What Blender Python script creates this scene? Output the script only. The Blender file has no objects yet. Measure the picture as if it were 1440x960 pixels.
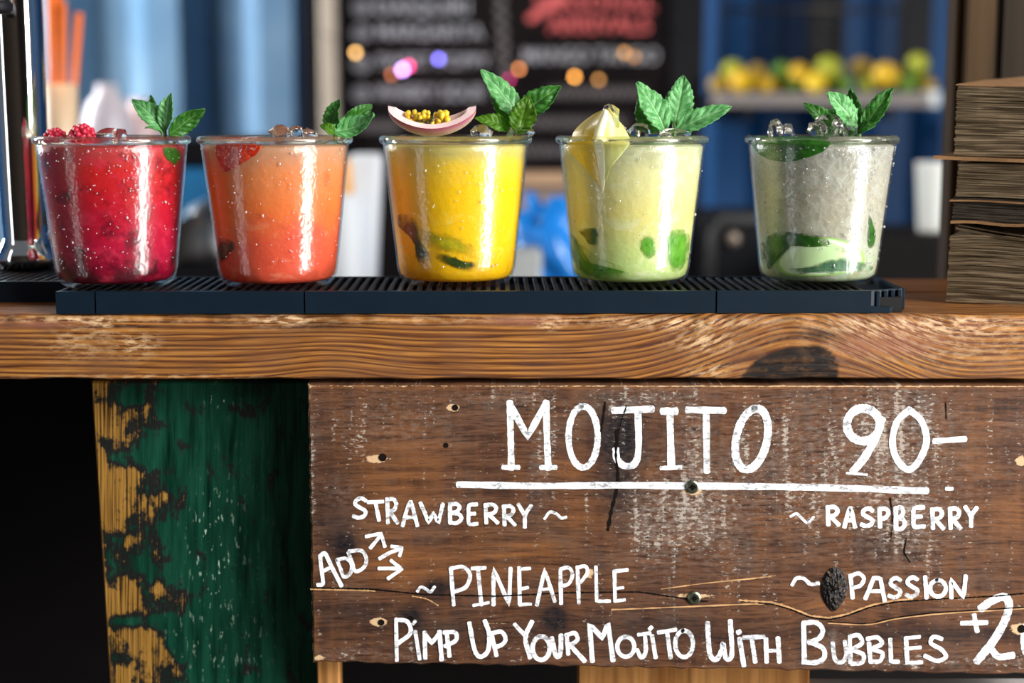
import bpy, math, random
import numpy as np
from mathutils import Vector, Matrix, noise as mnoise

random.seed(7); np.random.seed(7)
sc = bpy.context.scene
COL = sc.collection
PI = math.pi

# ------------------------------------------------------------------ camera
# X right, Y away from the viewer, Z up; the front of the bar is Y = 0, its top Z = 0
F_PX = 2200.0
HORIZON = 158.0
PITCH = math.atan((480 - HORIZON) / F_PX)
CAM = Vector((0.0, -0.872, 0.1120))
cam_d = bpy.data.cameras.new('camera')
cam = bpy.data.objects.new('camera', cam_d); COL.objects.link(cam)
cam.location = CAM
cam.rotation_euler = (PI / 2 - PITCH, 0, 0)
cam_d.sensor_width = 36.0
cam_d.lens = 36.0 * F_PX / 1440.0
cam_d.clip_start = 0.02
cam_d.dof.use_dof = True
cam_d.dof.focus_distance = 0.885
cam_d.dof.aperture_fstop = 3.8
sc.camera = cam

# ------------------------------------------------------------------ world, lights, exposure
w = bpy.data.worlds.new('world'); sc.world = w; w.use_nodes = True
bg = w.node_tree.nodes['Background']
bg.inputs[0].default_value = (0.90, 0.94, 1.0, 1); bg.inputs[1].default_value = 0.10


def area(name, loc, target, sx, sy, power, col=(1, 1, 1)):
    d = bpy.data.lights.new(name, 'AREA'); d.shape = 'RECTANGLE'
    d.size = sx; d.size_y = sy; d.energy = power; d.color = col
    o = bpy.data.objects.new(name, d); COL.objects.link(o)
    o.location = loc
    v = Vector(target) - Vector(loc)
    o.rotation_euler = v.to_track_quat('-Z', 'Y').to_euler()
    return o


area('daylight_doorway', (2.15, -1.15, 0.05), (0, 0.05, 0.05), 0.58, 2.6, 98, (1.0, 0.98, 0.95))
area('daylight_side_window', (-1.9, -1.1, 0.1), (0, 0.05, 0.05), 0.14, 2.4, 5, (0.95, 0.98, 1.0))
area('front_right_fill', (1.9, -1.75, 1.4), (0.1, 0.0, -0.05), 1.0, 1.2, 66, (1.0, 0.97, 0.93))  # added fill from the upper front right, no window built there
area('back_left_light', (-2.1, 1.55, 0.75), (-0.5, 2.45, 0.1), 0.8, 1.2, 92, (1.0, 0.99, 0.97))  # added area light for the bright left back wall, no skylight built
area('fruit_shelf_fill', (0.75, 1.3, 1.35), (0.75, 2.2, 0.1), 0.6, 0.3, 4, (1.0, 0.95, 0.88))  # added fill over the fruit shelf, no lamp built there

vs = sc.view_settings
vs.view_transform = 'Standard'; vs.look = 'None'; vs.gamma = 1.0; vs.use_curve_mapping = False
vs.exposure = 0.42
sc.cycles.max_bounces = 10
sc.cycles.transparent_max_bounces = 24
sc.cycles.transmission_bounces = 10
sc.cycles.sample_clamp_indirect = 6.0
sc.cycles.caustics_refractive = True

# ------------------------------------------------------------------ pixel -> world
_cp, _sp = math.cos(PITCH), math.sin(PITCH)


def ray(px, py):
    a = (px - 720) / F_PX; b = (480 - py) / F_PX
    return Vector((a, _cp + b * _sp, -_sp + b * _cp))


def P(px, py, Y):
    d = ray(px, py); return CAM + d * ((Y - CAM.y) / d.y)


def PZ(px, py, Z):
    d = ray(px, py); return CAM + d * ((Z - CAM.z) / d.z)


# ------------------------------------------------------------------ mesh helpers
class MB:
    def __init__(s): s.v = []; s.f = []

    def add(s, vs_, fs_):
        n = len(s.v); s.v += [tuple(p) for p in vs_]; s.f += [tuple(i + n for i in f) for f in fs_]
        return s

    def box(s, x0, x1, y0, y1, z0, z1, bev=0.0):
        if bev <= 0:
            return s.add([(x, y, z) for x in (x0, x1) for y in (y0, y1) for z in (z0, z1)],
                         [(0, 1, 3, 2), (4, 6, 7, 5), (0, 4, 5, 1), (2, 3, 7, 6), (0, 2, 6, 4), (1, 5, 7, 3)])
        b = bev; rings = []
        for z, k in ((z0, b), (z0 + b, 0), (z1 - b, 0), (z1, b)):
            rings.append([(x0 + b + 0, y0 + k, z), (x1 - b, y0 + k, z), (x1 - k, y0 + b, z), (x1 - k, y1 - b, z),
                          (x1 - b, y1 - k, z), (x0 + b, y1 - k, z), (x0 + k, y1 - b, z), (x0 + k, y0 + b, z)])
        vv = [p for r in rings for p in r]; ff = []
        for i in range(3):
            for j in range(8):
                ff.append((i * 8 + j, i * 8 + (j + 1) % 8, (i + 1) * 8 + (j + 1) % 8, (i + 1) * 8 + j))
        ff.append(tuple(range(7, -1, -1))); ff.append(tuple(range(24, 32)))
        return s.add(vv, ff)

    def lathe(s, prof, n=48, c=(0, 0, 0), closed=False):
        vv = []; ff = []; m = len(prof)
        for r, z in prof:
            for k in range(n):
                a = 2 * PI * k / n
                vv.append((c[0] + r * math.cos(a), c[1] + r * math.sin(a), c[2] + z))
        rng = m if closed else m - 1
        for i in range(rng):
            for k in range(n):
                i2 = (i + 1) % m
                ff.append((i * n + k, i * n + (k + 1) % n, i2 * n + (k + 1) % n, i2 * n + k))
        return s.add(vv, ff)

    def tube(s, pts, rad, n=10, cap=True):
        pts = [Vector(p) for p in pts]
        if not isinstance(rad, (list, tuple)): rad = [rad] * len(pts)
        vv = []; ff = []
        for i, p in enumerate(pts):
            t = (pts[min(i + 1, len(pts) - 1)] - pts[max(i - 1, 0)]).normalized()
            u = t.cross(Vector((0, 1, 0.13)))
            if u.length < 1e-4: u = t.cross(Vector((1, 0, 0)))
            u.normalize(); q = t.cross(u)
            for k in range(n):
                a = 2 * PI * k / n
                vv.append(p + (u * math.cos(a) + q * math.sin(a)) * rad[i])
        for i in range(len(pts) - 1):
            for k in range(n):
                ff.append((i * n + k, i * n + (k + 1) % n, (i + 1) * n + (k + 1) % n, (i + 1) * n + k))
        if cap:
            ff.append(tuple(range(n))[::-1]); ff.append(tuple((len(pts) - 1) * n + k for k in range(n)))
        return s.add(vv, ff)

    def sphere(s, c, r, n=16, m=10, sc_=(1, 1, 1), jit=0.0):
        c = Vector(c); vv = [c + Vector((0, 0, -r * sc_[2]))]; ff = []
        for i in range(1, m):
            a = -PI / 2 + PI * i / m
            for k in range(n):
                b = 2 * PI * k / n; rr = r * (1 + random.uniform(-jit, jit))
                vv.append(c + Vector((rr * sc_[0] * math.cos(a) * math.cos(b), rr * sc_[1] * math.cos(a) * math.sin(b), rr * sc_[2] * math.sin(a))))
        vv.append(c + Vector((0, 0, r * sc_[2])))
        for k in range(n):
            ff.append((0, 1 + (k + 1) % n, 1 + k))
        for i in range(m - 2):
            for k in range(n):
                ff.append((1 + i * n + k, 1 + i * n + (k + 1) % n, 1 + (i + 1) * n + (k + 1) % n, 1 + (i + 1) * n + k))
        L = len(vv) - 1; o = 1 + (m - 2) * n
        for k in range(n):
            ff.append((L, o + k, o + (k + 1) % n))
        return s.add(vv, ff)


def thing(name, label, cat, loc=(0, 0, 0), group=None, rz=0):
    o = bpy.data.objects.new(name, None); COL.objects.link(o)
    o.empty_display_size = 0.02
    o.location = loc; o.rotation_euler = (0, 0, rz)
    tag(o, label, cat, group)
    return o


def tag(o, label=None, cat=None, group=None, kind=None):
    if label: o['label'] = label
    if cat: o['category'] = cat
    if group: o['group'] = group
    if kind: o['kind'] = kind
    return o


def root_loc(o):
    while o.parent is not None: o = o.parent
    return Vector(o.location)


def obj(name, mb, mat, parent=None, smooth=True, local=False, angle=None):
    """one mesh object; vertices are in world space unless local"""
    v = np.array([tuple(p) for p in mb.v], dtype=np.float64)
    loc = Vector((0, 0, 0))
    if parent is not None:
        if not local: v = v - np.array(root_loc(parent))
    else:
        c = np.array([(v[:, 0].min() + v[:, 0].max()) / 2, (v[:, 1].min() + v[:, 1].max()) / 2, v[:, 2].min()])
        v = v - c; loc = Vector(c)
    me = bpy.data.meshes.new(name)
    me.from_pydata([tuple(p) for p in v], [], mb.f); me.validate(); me.update()
    o = bpy.data.objects.new(name, me); COL.objects.link(o)
    o.location = loc
    if parent is not None: o.parent = parent
    if mat: me.materials.append(mat)
    if smooth:
        if angle is None:
            me.polygons.foreach_set('use_smooth', [True] * len(me.polygons))
        else:
            me.polygons.foreach_set('use_smooth', [True] * len(me.polygons))
            me.set_sharp_from_angle(angle=math.radians(angle))
    return o


def attr(o, name, arr):
    a = o.data.attributes.new(name, 'FLOAT', 'POINT'); a.data.foreach_set('value', np.asarray(arr, dtype=np.float32))


# ------------------------------------------------------------------ node helpers
class NT:
    def __init__(s, name):
        s.m = bpy.data.materials.new(name); s.m.use_nodes = True
        s.t = s.m.node_tree; s.t.nodes.clear()
        s.out = s.t.nodes.new('ShaderNodeOutputMaterial')

    def n(s, typ, **kw):
        nd = s.t.nodes.new(typ)
        for k, v in kw.items(): setattr(nd, k, v)
        return nd

    def lk(s, a, b): s.t.links.new(a, b)

    def put(s, sock, v):
        if isinstance(v, bpy.types.NodeSocket): s.lk(v, sock)
        elif isinstance(v, (tuple, list)) and sock.type == 'RGBA': sock.default_value = (*v[:3], 1)
        else: sock.default_value = v

    def attr(s, name):
        nd = s.n('ShaderNodeAttribute'); nd.attribute_name = name; return nd.outputs['Fac']

    def math(s, op, a, b=0.0, c=0.0, clamp=False):
        nd = s.n('ShaderNodeMath', operation=op); nd.use_clamp = clamp
        s.put(nd.inputs[0], a); s.put(nd.inputs[1], b); s.put(nd.inputs[2], c); return nd.outputs[0]

    def xyz(s, x=0.0, y=0.0, z=0.0):
        nd = s.n('ShaderNodeCombineXYZ'); s.put(nd.inputs[0], x); s.put(nd.inputs[1], y); s.put(nd.inputs[2], z); return nd.outputs[0]

    def obj(s): return s.n('ShaderNodeTexCoord').outputs['Object']

    def sep(s, v):
        nd = s.n('ShaderNodeSeparateXYZ'); s.put(nd.inputs[0], v); return nd.outputs

    def scale(s, v, k):
        nd = s.n('ShaderNodeVectorMath', operation='MULTIPLY'); s.put(nd.inputs[0], v); nd.inputs[1].default_value = k; return nd.outputs[0]

    def noise(s, v, scale=1.0, detail=3.0, rough=0.55, dist=0.0):
        nd = s.n('ShaderNodeTexNoise'); s.put(nd.inputs['Vector'], v)
        nd.inputs['Scale'].default_value = scale; nd.inputs['Detail'].default_value = detail
        nd.inputs['Roughness'].default_value = rough; nd.inputs['Distortion'].default_value = dist
        return nd.outputs['Fac']

    def vor(s, v, scale=1.0, feature='F1', rnd=1.0):
        nd = s.n('ShaderNodeTexVoronoi', feature=feature); s.put(nd.inputs['Vector'], v)
        nd.inputs['Scale'].default_value = scale; nd.inputs['Randomness'].default_value = rnd
        return nd.outputs

    def ramp(s, f, stops, interp='LINEAR'):
        nd = s.n('ShaderNodeValToRGB'); cr = nd.color_ramp; cr.interpolation = interp
        while len(cr.elements) < len(stops): cr.elements.new(0.5)
        for e, (p, c) in zip(cr.elements, stops):
            e.position = p
            if not isinstance(c, (tuple, list)): c = (c, c, c)
            e.color = (*c[:3], 1)
        s.put(nd.inputs[0], f); return nd.outputs[0]

    def mix(s, f, a, b, mode='MIX'):
        nd = s.n('ShaderNodeMix', data_type='RGBA', blend_type=mode)
        s.put(nd.inputs[0], f); s.put(nd.inputs[6], a); s.put(nd.inputs[7], b); return nd.outputs[2]

    def bump(s, h, strength=0.3, dist=0.001):
        nd = s.n('ShaderNodeBump'); nd.inputs['Strength'].default_value = strength; nd.inputs['Distance'].default_value = dist
        s.put(nd.inputs['Height'], h); return nd.outputs[0]

    def pbr(s, col, rough=0.5, metal=0.0, spec=0.5, normal=None, **kw):
        nd = s.n('ShaderNodeBsdfPrincipled')
        s.put(nd.inputs['Base Color'], col); s.put(nd.inputs['Roughness'], rough); s.put(nd.inputs['Metallic'], metal)
        s.put(nd.inputs['Specular IOR Level'], spec)
        if normal is not None: s.lk(normal, nd.inputs['Normal'])
        for k, v in kw.items(): s.put(nd.inputs[k.replace('_', ' ')], v)
        return nd.outputs[0]

    def mixs(s, f, a, b):
        nd = s.n('ShaderNodeMixShader'); s.put(nd.inputs[0], f); s.lk(a, nd.inputs[1]); s.lk(b, nd.inputs[2]); return nd.outputs[0]

    def done(s, sh): s.lk(sh, s.out.inputs[0]); return s.m


def plain(name, col, rough=0.5, metal=0.0, spec=0.5, var=0.25, scale=40.0, bump=0.0, **kw):
    t = NT(name); n = t.noise(t.obj(), scale, 4)
    c = t.mix(t.math('MULTIPLY', n, 1.0), tuple(x * (1 - var) for x in col), tuple(min(1, x * (1 + var)) for x in col))
    nm = t.bump(n, bump, 0.002) if bump else None
    return t.done(t.pbr(c, rough, metal, spec, nm, **kw))


# ------------------------------------------------------------------ materials
def wood_counter():
    t = NT('counter_wood'); u = t.attr('u'); v = t.attr('v')
    n1 = t.noise(t.xyz(t.math('MULTIPLY', u, 0.35), t.math('MULTIPLY', v, 7.5), 0), 1.0, 2.0, 0.5)
    n2 = t.noise(t.xyz(t.math('MULTIPLY', u, 0.9), t.math('MULTIPLY', v, 26.0), 3.0), 1.0, 3.0, 0.6)
    n3 = t.noise(t.xyz(t.math('MULTIPLY', u, 1.2), t.math('MULTIPLY', v, 1.2), 9.0), 1.0, 3.0)
    ln = t.math('FRACT', t.math('ADD', t.math('MULTIPLY', v, 12.5), t.math('MULTIPLY', n1, 1.9)))
    c = t.ramp(ln, [(0.0, (0.045, 0.012, 0.004)), (0.12, (0.035, 0.009, 0.003)), (0.22, (0.24, 0.090, 0.016)), (0.5, (0.40, 0.175, 0.036)),
                    (0.72, (0.30, 0.115, 0.022)), (0.92, (0.13, 0.040, 0.009)), (1.0, (0.045, 0.012, 0.004))])
    c = t.mix(t.ramp(n2, [(0.38, 0.75), (0.58, 0.0)]), c, (0.115, 0.038, 0.011))
    c = t.mix(t.ramp(n3, [(0.42, 0.0), (0.75, 0.6)]), c, (0.15, 0.065, 0.032))
    # pale rubbed patches and chips
    fl = t.noise(t.xyz(t.math('MULTIPLY', u, 5.0), t.math('MULTIPLY', v, 16.0), 5.0), 1.0, 4.0, 0.65)
    pale = t.math('MULTIPLY', t.attr('pale'), t.ramp(fl, [(0.45, 0.0), (0.60, 1.0)]))
    c = t.mix(pale, c, (0.66, 0.45, 0.25))
    red = t.math('MULTIPLY', t.attr('red'), t.ramp(n3, [(0.3, 0.3), (0.6, 1.0)]))
    c = t.mix(red, c, (0.24, 0.09, 0.055))
    kn = t.math('MULTIPLY', t.attr('dark'), t.ramp(fl, [(0.45, 1.0), (0.7, 0.70)]))
    c = t.mix(kn, c, (0.008, 0.005, 0.004))
    h = t.math('SUBTRACT', t.math('MULTIPLY', t.ramp(ln, [(0.0, 0), (0.15, 0.8), (0.6, 1), (1.0, 0)]), 0.6), t.math('MULTIPLY', n2, 0.4))
    return t.done(t.pbr(c, t.ramp(n2, [(0.3, 0.40), (0.7, 0.65)]), 0, 0.30, t.bump(h, 0.55, 0.0006)))


def wood_sign():
    t = NT('sign_wood'); u = t.attr('u'); v = t.attr('v')
    g1 = t.noise(t.xyz(t.math('MULTIPLY', u, 0.6), t.math('MULTIPLY', v, 9.0), 0), 1.0, 4.0, 0.6)
    g2 = t.noise(t.xyz(t.math('MULTIPLY', u, 3.0), t.math('MULTIPLY', v, 30.0), 2.0), 1.0, 3.0, 0.6)
    vert = t.noise(t.xyz(t.math('MULTIPLY', u, 5.0), t.math('MULTIPLY', v, 0.55), 4.0), 1.0, 4.0, 0.55)
    big = t.noise(t.xyz(u, v, 7.0), 1.3, 3.0)
    c = t.ramp(g1, [(0.25, (0.026, 0.012, 0.008)), (0.45, (0.074, 0.032, 0.018)), (0.6, (0.122, 0.056, 0.030)), (0.8, (0.19, 0.09, 0.045))])
    c = t.mix(t.ramp(vert, [(0.42, 0.0), (0.62, 0.55)]), c, (0.15, 0.06, 0.022))
    c = t.mix(t.ramp(big, [(0.50, 0.0), (0.72, 0.5)]), c, (0.12, 0.08, 0.06))
    c = t.mix(t.ramp(g2, [(0.30, 0.8), (0.52, 0.0)]), c, (0.014, 0.006, 0.004))
    # saw marks across the grain
    saw = t.noise(t.xyz(t.math('MULTIPLY', u, 9.0), t.math('MULTIPLY', v, 17.0), 1.0), 1.0, 3.0, 0.6)
    org = t.math('MULTIPLY', t.attr('orange'), t.ramp(g1, [(0.35, 0.10), (0.65, 0.85)]))
    c = t.mix(org, c, (0.27, 0.10, 0.024))
    dk = t.math('MULTIPLY', t.attr('dark'), t.ramp(saw, [(0.35, 1.0), (0.7, 0.7)]))
    c = t.mix(dk, c, (0.006, 0.007, 0.010))
    # worn whitish paint flecks
    fk = t.noise(t.xyz(t.math('MULTIPLY', u, 11.0), t.math('MULTIPLY', v, 24.0), 6.0), 1.0, 5.0, 0.72)
    band = t.noise(t.xyz(t.math('MULTIPLY', u, 7.0), t.math('MULTIPLY', v, 0.9), 11.0), 1.0, 3.0)
    wsum = t.math('ADD', t.math('ADD', fk, t.math('MULTIPLY', t.math('SUBTRACT', band, 0.5), 0.55)), t.math('MULTIPLY', t.attr('white'), 0.13))
    wf = t.math('MULTIPLY', t.ramp(wsum, [(0.64, 0.0), (0.72, 0.9)]), 0.75)
    c = t.mix(wf, c, (0.50, 0.45, 0.39))
    hz = t.math('MULTIPLY', t.math('MULTIPLY', t.attr('white'), 0.42), t.ramp(saw, [(0.42, 0.0), (0.68, 1.0)]))
    c = t.mix(hz, c, (0.34, 0.29, 0.25))
    chip_lit_edge = t.ramp(t.math('ADD', t.attr('chip_lit_edge'), t.math('MULTIPLY', t.math('SUBTRACT', fk, 0.5), 1.3)), [(0.52, 0.0), (0.62, 0.9)])
    c = t.mix(chip_lit_edge, c, (0.62, 0.42, 0.24))
    h = t.math('ADD', t.math('MULTIPLY', g2, 0.6), t.math('MULTIPLY', saw, 0.6))
    return t.done(t.pbr(c, t.ramp(saw, [(0.3, 0.38), (0.7, 0.55)]), 0, 0.28, t.bump(h, 0.5, 0.0006)))


def wood_green():
    t = NT('green_painted_wood'); u = t.attr('u'); v = t.attr('v')
    g1 = t.noise(t.xyz(t.math('MULTIPLY', u, 9.0), t.math('MULTIPLY', v, 0.7), 0), 1.0, 4.0, 0.6)
    lines = t.noise(t.xyz(t.math('MULTIPLY', u, 42.0), t.math('MULTIPLY', v, 0.8), 5), 1.0, 2.0, 0.5)
    bl = t.noise(t.xyz(t.math('MULTIPLY', u, 3.0), t.math('MULTIPLY', v, 2.2), 2.0), 1.0, 5.0, 0.62)
    wood = t.ramp(lines, [(0.36, (0.03, 0.014, 0.004)), (0.5, (0.22, 0.11, 0.02)), (0.75, (0.36, 0.19, 0.04))])
    green = t.ramp(g1, [(0.3, (0.000, 0.010, 0.006)), (0.5, (0.001, 0.034, 0.018)), (0.75, (0.003, 0.060, 0.032))])
    black = (0.008, 0.009, 0.008)
    m = t.math('ADD', t.math('ADD', bl, t.math('MULTIPLY', t.attr('wear'), 0.30)), t.math('MULTIPLY', lines, 0.16))
    c = t.mix(t.ramp(m, [(0.60, 0.0), (0.655, 1.0)]), green, black)
    c = t.mix(t.ramp(m, [(0.72, 0.0), (0.79, 1.0)]), c, wood)
    fk = t.noise(t.xyz(t.math('MULTIPLY', u, 17.0), t.math('MULTIPLY', v, 5.0), 8), 1.0, 3.0, 0.6)
    c = t.mix(t.math('MULTIPLY', t.attr('fleck'), t.ramp(fk, [(0.61, 0.0), (0.65, 1.0)])), c, (0.42, 0.58, 0.44))
    c = t.mix(t.attr('edge'), c, t.mix(0.5, wood, (0.30, 0.15, 0.04)))
    return t.done(t.pbr(c, t.ramp(g1, [(0.3, 0.35), (0.7, 0.6)]), 0, 0.22, t.bump(t.math('ADD', m, lines), 0.35, 0.0006)))


def wood_simple(name, light, dark, ax=0, freq=60.0, rough=0.5):
    t = NT(name); o = t.obj()
    k = [freq, freq, freq]; k[ax] = freq * 0.06
    n1 = t.noise(t.scale(o, tuple(k)), 1.0, 4.0, 0.6)
    k2 = [freq * 3.2] * 3; k2[ax] = freq * 0.12
    n2 = t.noise(t.scale(o, tuple(k2)), 1.0, 2.0)
    c = t.ramp(n1, [(0.3, dark), (0.65, light)])
    c = t.mix(t.ramp(n2, [(0.35, 0.55), (0.55, 0.0)]), c, tuple(x * 0.5 for x in dark))
    return t.done(t.pbr(c, rough, 0, 0.12, t.bump(n2, 0.3, 0.0006)))


def paint_white():
    t = NT('white_brush_paint'); o = t.obj()
    n = t.noise(t.scale(o, (260, 260, 420)), 1.0, 4.0, 0.65)
    n2 = t.noise(o, 55.0, 3.0)
    c = t.mix(t.ramp(n, [(0.35, 0.35), (0.6, 0.0)]), (0.88, 0.90, 0.92), (0.60, 0.66, 0.75))
    sh = t.pbr(c, 0.45, 0, 0.4, t.bump(n, 0.25, 0.0004))
    tr = t.n('ShaderNodeBsdfTransparent').outputs[0]
    hole = t.ramp(t.math('ADD', n, t.math('MULTIPLY', n2, 0.45)), [(0.56, 0.65), (0.71, 0.0)])
    return t.done(t.mixs(hole, sh, tr))


def chalk(name, col):
    t = NT(name); n = t.noise(t.obj(), 300.0, 3.0)
    return t.done(t.pbr(t.mix(t.ramp(n, [(0.3, 0.5), (0.6, 0.0)]), col, tuple(x * 0.45 for x in col)), 0.9, 0, 0.1))


def schlick(t, base=0.034):
    lw = t.n('ShaderNodeLayerWeight'); lw.inputs['Blend'].default_value = 0.5
    p = t.math('POWER', lw.outputs['Facing'], 5.0)
    return t.math('MULTIPLY_ADD', p, 0.55 - base, base)


def thin_glass(name, tint=(0.97, 0.985, 0.975), bumpy=0.0, base=0.034):
    t = NT(name); o = t.obj()
    gl = t.n('ShaderNodeBsdfGlossy'); gl.inputs['Roughness'].default_value = 0.10
    gl.inputs['Color'].default_value = (1, 1, 1, 1)
    if bumpy:
        a = t.noise(t.scale(o, (1, 1, 0.6)), 260.0, 4.0, 0.65)
        b = t.vor(o, 480.0)['Distance']
        t.lk(t.bump(t.math('ADD', a, t.math('MULTIPLY', b, 0.5)), bumpy, 0.0006), gl.inputs['Normal'])
    tr = t.n('ShaderNodeBsdfTransparent'); tr.inputs[0].default_value = (*tint, 1)
    return t.done(t.mixs(schlick(t, base), tr.outputs[0], gl.outputs[0]))


def real_glass(name, col=(0.97, 0.985, 0.97), rough=0.0, ior=1.45, bumpy=0.0, scale=200):
    t = NT(name)
    g = t.n('ShaderNodeBsdfGlass'); g.inputs['Color'].default_value = (*col, 1)
    g.inputs['Roughness'].default_value = rough; g.inputs['IOR'].default_value = ior
    if bumpy: t.lk(t.bump(t.noise(t.obj(), scale, 3), bumpy, 0.001), g.inputs['Normal'])
    return t.done(g.outputs[0])


def liquid(name, stops, blotch=None, blotch_range=(0.55, 0.68), pale=None, pale_range=(0.6, 0.75), bscale=90.0, sss=0.35, left=None, facet=0.0):
    """colour of the drink by height (0 bottom, 1 rim) with drifting blotches of crushed fruit and ice"""
    t = NT(name); o = t.obj(); x, y, z = t.sep(o)
    n0 = t.noise(o, 55.0, 3.0)
    zz = t.math('ADD', t.math('MULTIPLY', z, 1 / 0.080), t.math('MULTIPLY', t.math('SUBTRACT', n0, 0.5), 0.30))
    c = t.ramp(zz, stops)
    if left:
        side = t.math('MULTIPLY', x, -1 / 0.04)
        f = t.math('MULTIPLY', t.ramp(t.math('ADD', side, t.math('MULTIPLY', n0, 0.6)), [(0.45, 0.0), (0.95, 1.0)]),
                   t.ramp(zz, [(0.30, 0.0), (0.45, 1.0), (0.8, 1.0), (0.95, 0.2)]))
        c = t.mix(f, c, left)
    if pale:
        n2 = t.noise(t.scale(o, (1, 1, 1.4)), bscale * 1.3, 4.0, 0.6, 0.6)
        c = t.mix(t.ramp(n2, [(pale_range[0], 0.0), (pale_range[1], 0.75)]), c, pale)
    if blotch:
        n1 = t.noise(t.xyz(x, y, t.math('ADD', z, 0.3)), bscale, 5.0, 0.62, 0.2)
        f = t.math('ADD', n1, t.ramp(zz, [(0.05, 0.17), (0.40, 0.0)]))
        c = t.mix(t.ramp(f, [(blotch_range[0], 0.0), (blotch_range[1], 0.85)]), c, blotch)
    nm = None
    if facet:
        nv = t.n('ShaderNodeTexNoise'); t.put(nv.inputs['Vector'], o); nv.inputs['Scale'].default_value = 130.0
        od = t.n('ShaderNodeVectorMath', operation='MULTIPLY_ADD'); t.lk(nv.outputs['Color'], od.inputs[0]); od.inputs[1].default_value = (0.012,) * 3; t.lk(o, od.inputs[2])
        vf = t.vor(od.outputs[0], 190.0, 'F1'); vd = t.vor(od.outputs[0], 190.0, 'DISTANCE_TO_EDGE')['Distance']
        c = t.mix(t.ramp(vd, [(0.0, 0.25), (0.15, 0.0)]), c, (0.74, 0.73, 0.68))
        c = t.mix(t.math('MULTIPLY', t.sep(vf['Color'])[0], 0.30), c, (0.34, 0.31, 0.26))
        nm = t.bump(t.math('ADD', vf['Distance'], t.math('MULTIPLY', n0, 0.4)), facet, 0.004)
    else:
        nm = t.bump(t.noise(o, 160.0, 3.0), 0.25, 0.002)
    a = t.pbr(c, 0.35, 0, 0.35, nm, Subsurface_Weight=sss, Subsurface_Radius=(0.012, 0.008, 0.006), Subsurface_Scale=1.0)
    tr = t.n('ShaderNodeBsdfTranslucent'); t.put(tr.inputs[0], c)
    return t.done(t.mixs(0.22, a, tr.outputs[0]))


def leaf_mat(name, dark, light, vein, trans=0.35):
    t = NT(name); uv = t.n('ShaderNodeUVMap').outputs[0]; s, q, _ = t.sep(uv)
    qa = t.math('ABSOLUTE', t.math('SUBTRACT', q, 0.5))            # 0 midrib .. 0.5 edge
    fr = t.math('FRACT', t.math('SUBTRACT', t.math('MULTIPLY', s, 7.0), t.math('MULTIPLY', qa, 3.4)))
    side = t.ramp(fr, [(0.0, 1.0), (0.13, 0.0), (0.90, 0.0), (1.0, 1.0)])
    mid = t.ramp(qa, [(0.0, 1.0), (0.035, 0.9), (0.06, 0.0)])
    vn = t.math('MAXIMUM', mid, t.math('MULTIPLY', side, 0.55))
    n = t.noise(t.obj(), 260.0, 4.0, 0.6)
    c = t.ramp(n, [(0.3, dark), (0.7, light)])
    c = t.mix(t.math('MULTIPLY', vn, 0.55), c, vein)
    h = t.math('SUBTRACT', t.math('MULTIPLY', n, 0.5), t.math('MULTIPLY', vn, 0.6))
    a = t.pbr(c, 0.38, 0, 0.5, t.bump(h, 0.9, 0.0010))
    tr = t.n('ShaderNodeBsdfTranslucent'); t.put(tr.inputs[0], t.mix(0.5, c, (0.25, 0.6, 0.02)))
    return t.done(t.mixs(trans, a, tr.outputs[0]))


M = {}
M['counter'] = wood_counter(); M['sign'] = wood_sign(); M['green'] = wood_green()
M['paint'] = paint_white()
M['plank'] = wood_simple('pale_plank_wood', (0.46, 0.22, 0.07), (0.22, 0.085, 0.022), 2, 70)
M['rail'] = wood_simple('orange_plank_wood', (0.42, 0.17, 0.05), (0.26, 0.09, 0.026), 0, 30)
M['void'] = plain('underbar_shade_black', (0.006, 0.005, 0.005), 0.9, spec=0.1)  # near-black carries the shade of the under-bar recess
M['crack'] = plain('dark_crack', (0.008, 0.006, 0.005), 0.9, spec=0.05)
M['lip'] = plain('pale_split_wood', (0.50, 0.28, 0.12), 0.6, var=0.5, scale=120)
M['rubber'] = plain('black_rubber', (0.003, 0.010, 0.019), 0.42, spec=0.25, var=0.3, scale=60, bump=0.05)
M['rib'] = plain('black_rubber_rib', (0.008, 0.008, 0.008), 0.45, spec=0.3)
M['chrome'] = plain('polished_chrome', (0.85, 0.86, 0.87), 0.05, 1.0, var=0.04)
M['steel'] = plain('brushed_steel', (0.36, 0.38, 0.41), 0.28, 1.0, var=0.1)
M['dark'] = plain('dark_plastic', (0.007, 0.007, 0.009), 0.5, spec=0.12)
M['screw'] = plain('tarnished_screw_metal', (0.16, 0.17, 0.12), 0.35, 0.9, var=0.5, scale=400)
M['glass'] = thin_glass('tumbler_glass', bumpy=0.38, base=0.026)

def rim_glass(name):
    t = NT(name)
    g = t.n('ShaderNodeBsdfGlass'); g.inputs['Color'].default_value = (0.96, 0.98, 0.90, 1); g.inputs['Roughness'].default_value = 0.02; g.inputs['IOR'].default_value = 1.38
    gl = t.n('ShaderNodeBsdfGlossy'); gl.inputs['Roughness'].default_value = 0.05
    tr = t.n('ShaderNodeBsdfTransparent'); tr.inputs[0].default_value = (0.97, 0.98, 0.92, 1)
    return t.done(t.mixs(0.45, t.mixs(schlick(t, 0.07), tr.outputs[0], gl.outputs[0]), g.outputs[0]))


M['rim'] = rim_glass('tumbler_rim_glass')


def drop_mat():
    t = NT('water_drop'); g = t.n('ShaderNodeBsdfGlass'); g.inputs['IOR'].default_value = 1.33
    return t.done(t.mixs(0.35, g.outputs[0], t.pbr((0.85, 0.86, 0.86), 0.15, 0, 0.8)))


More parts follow.
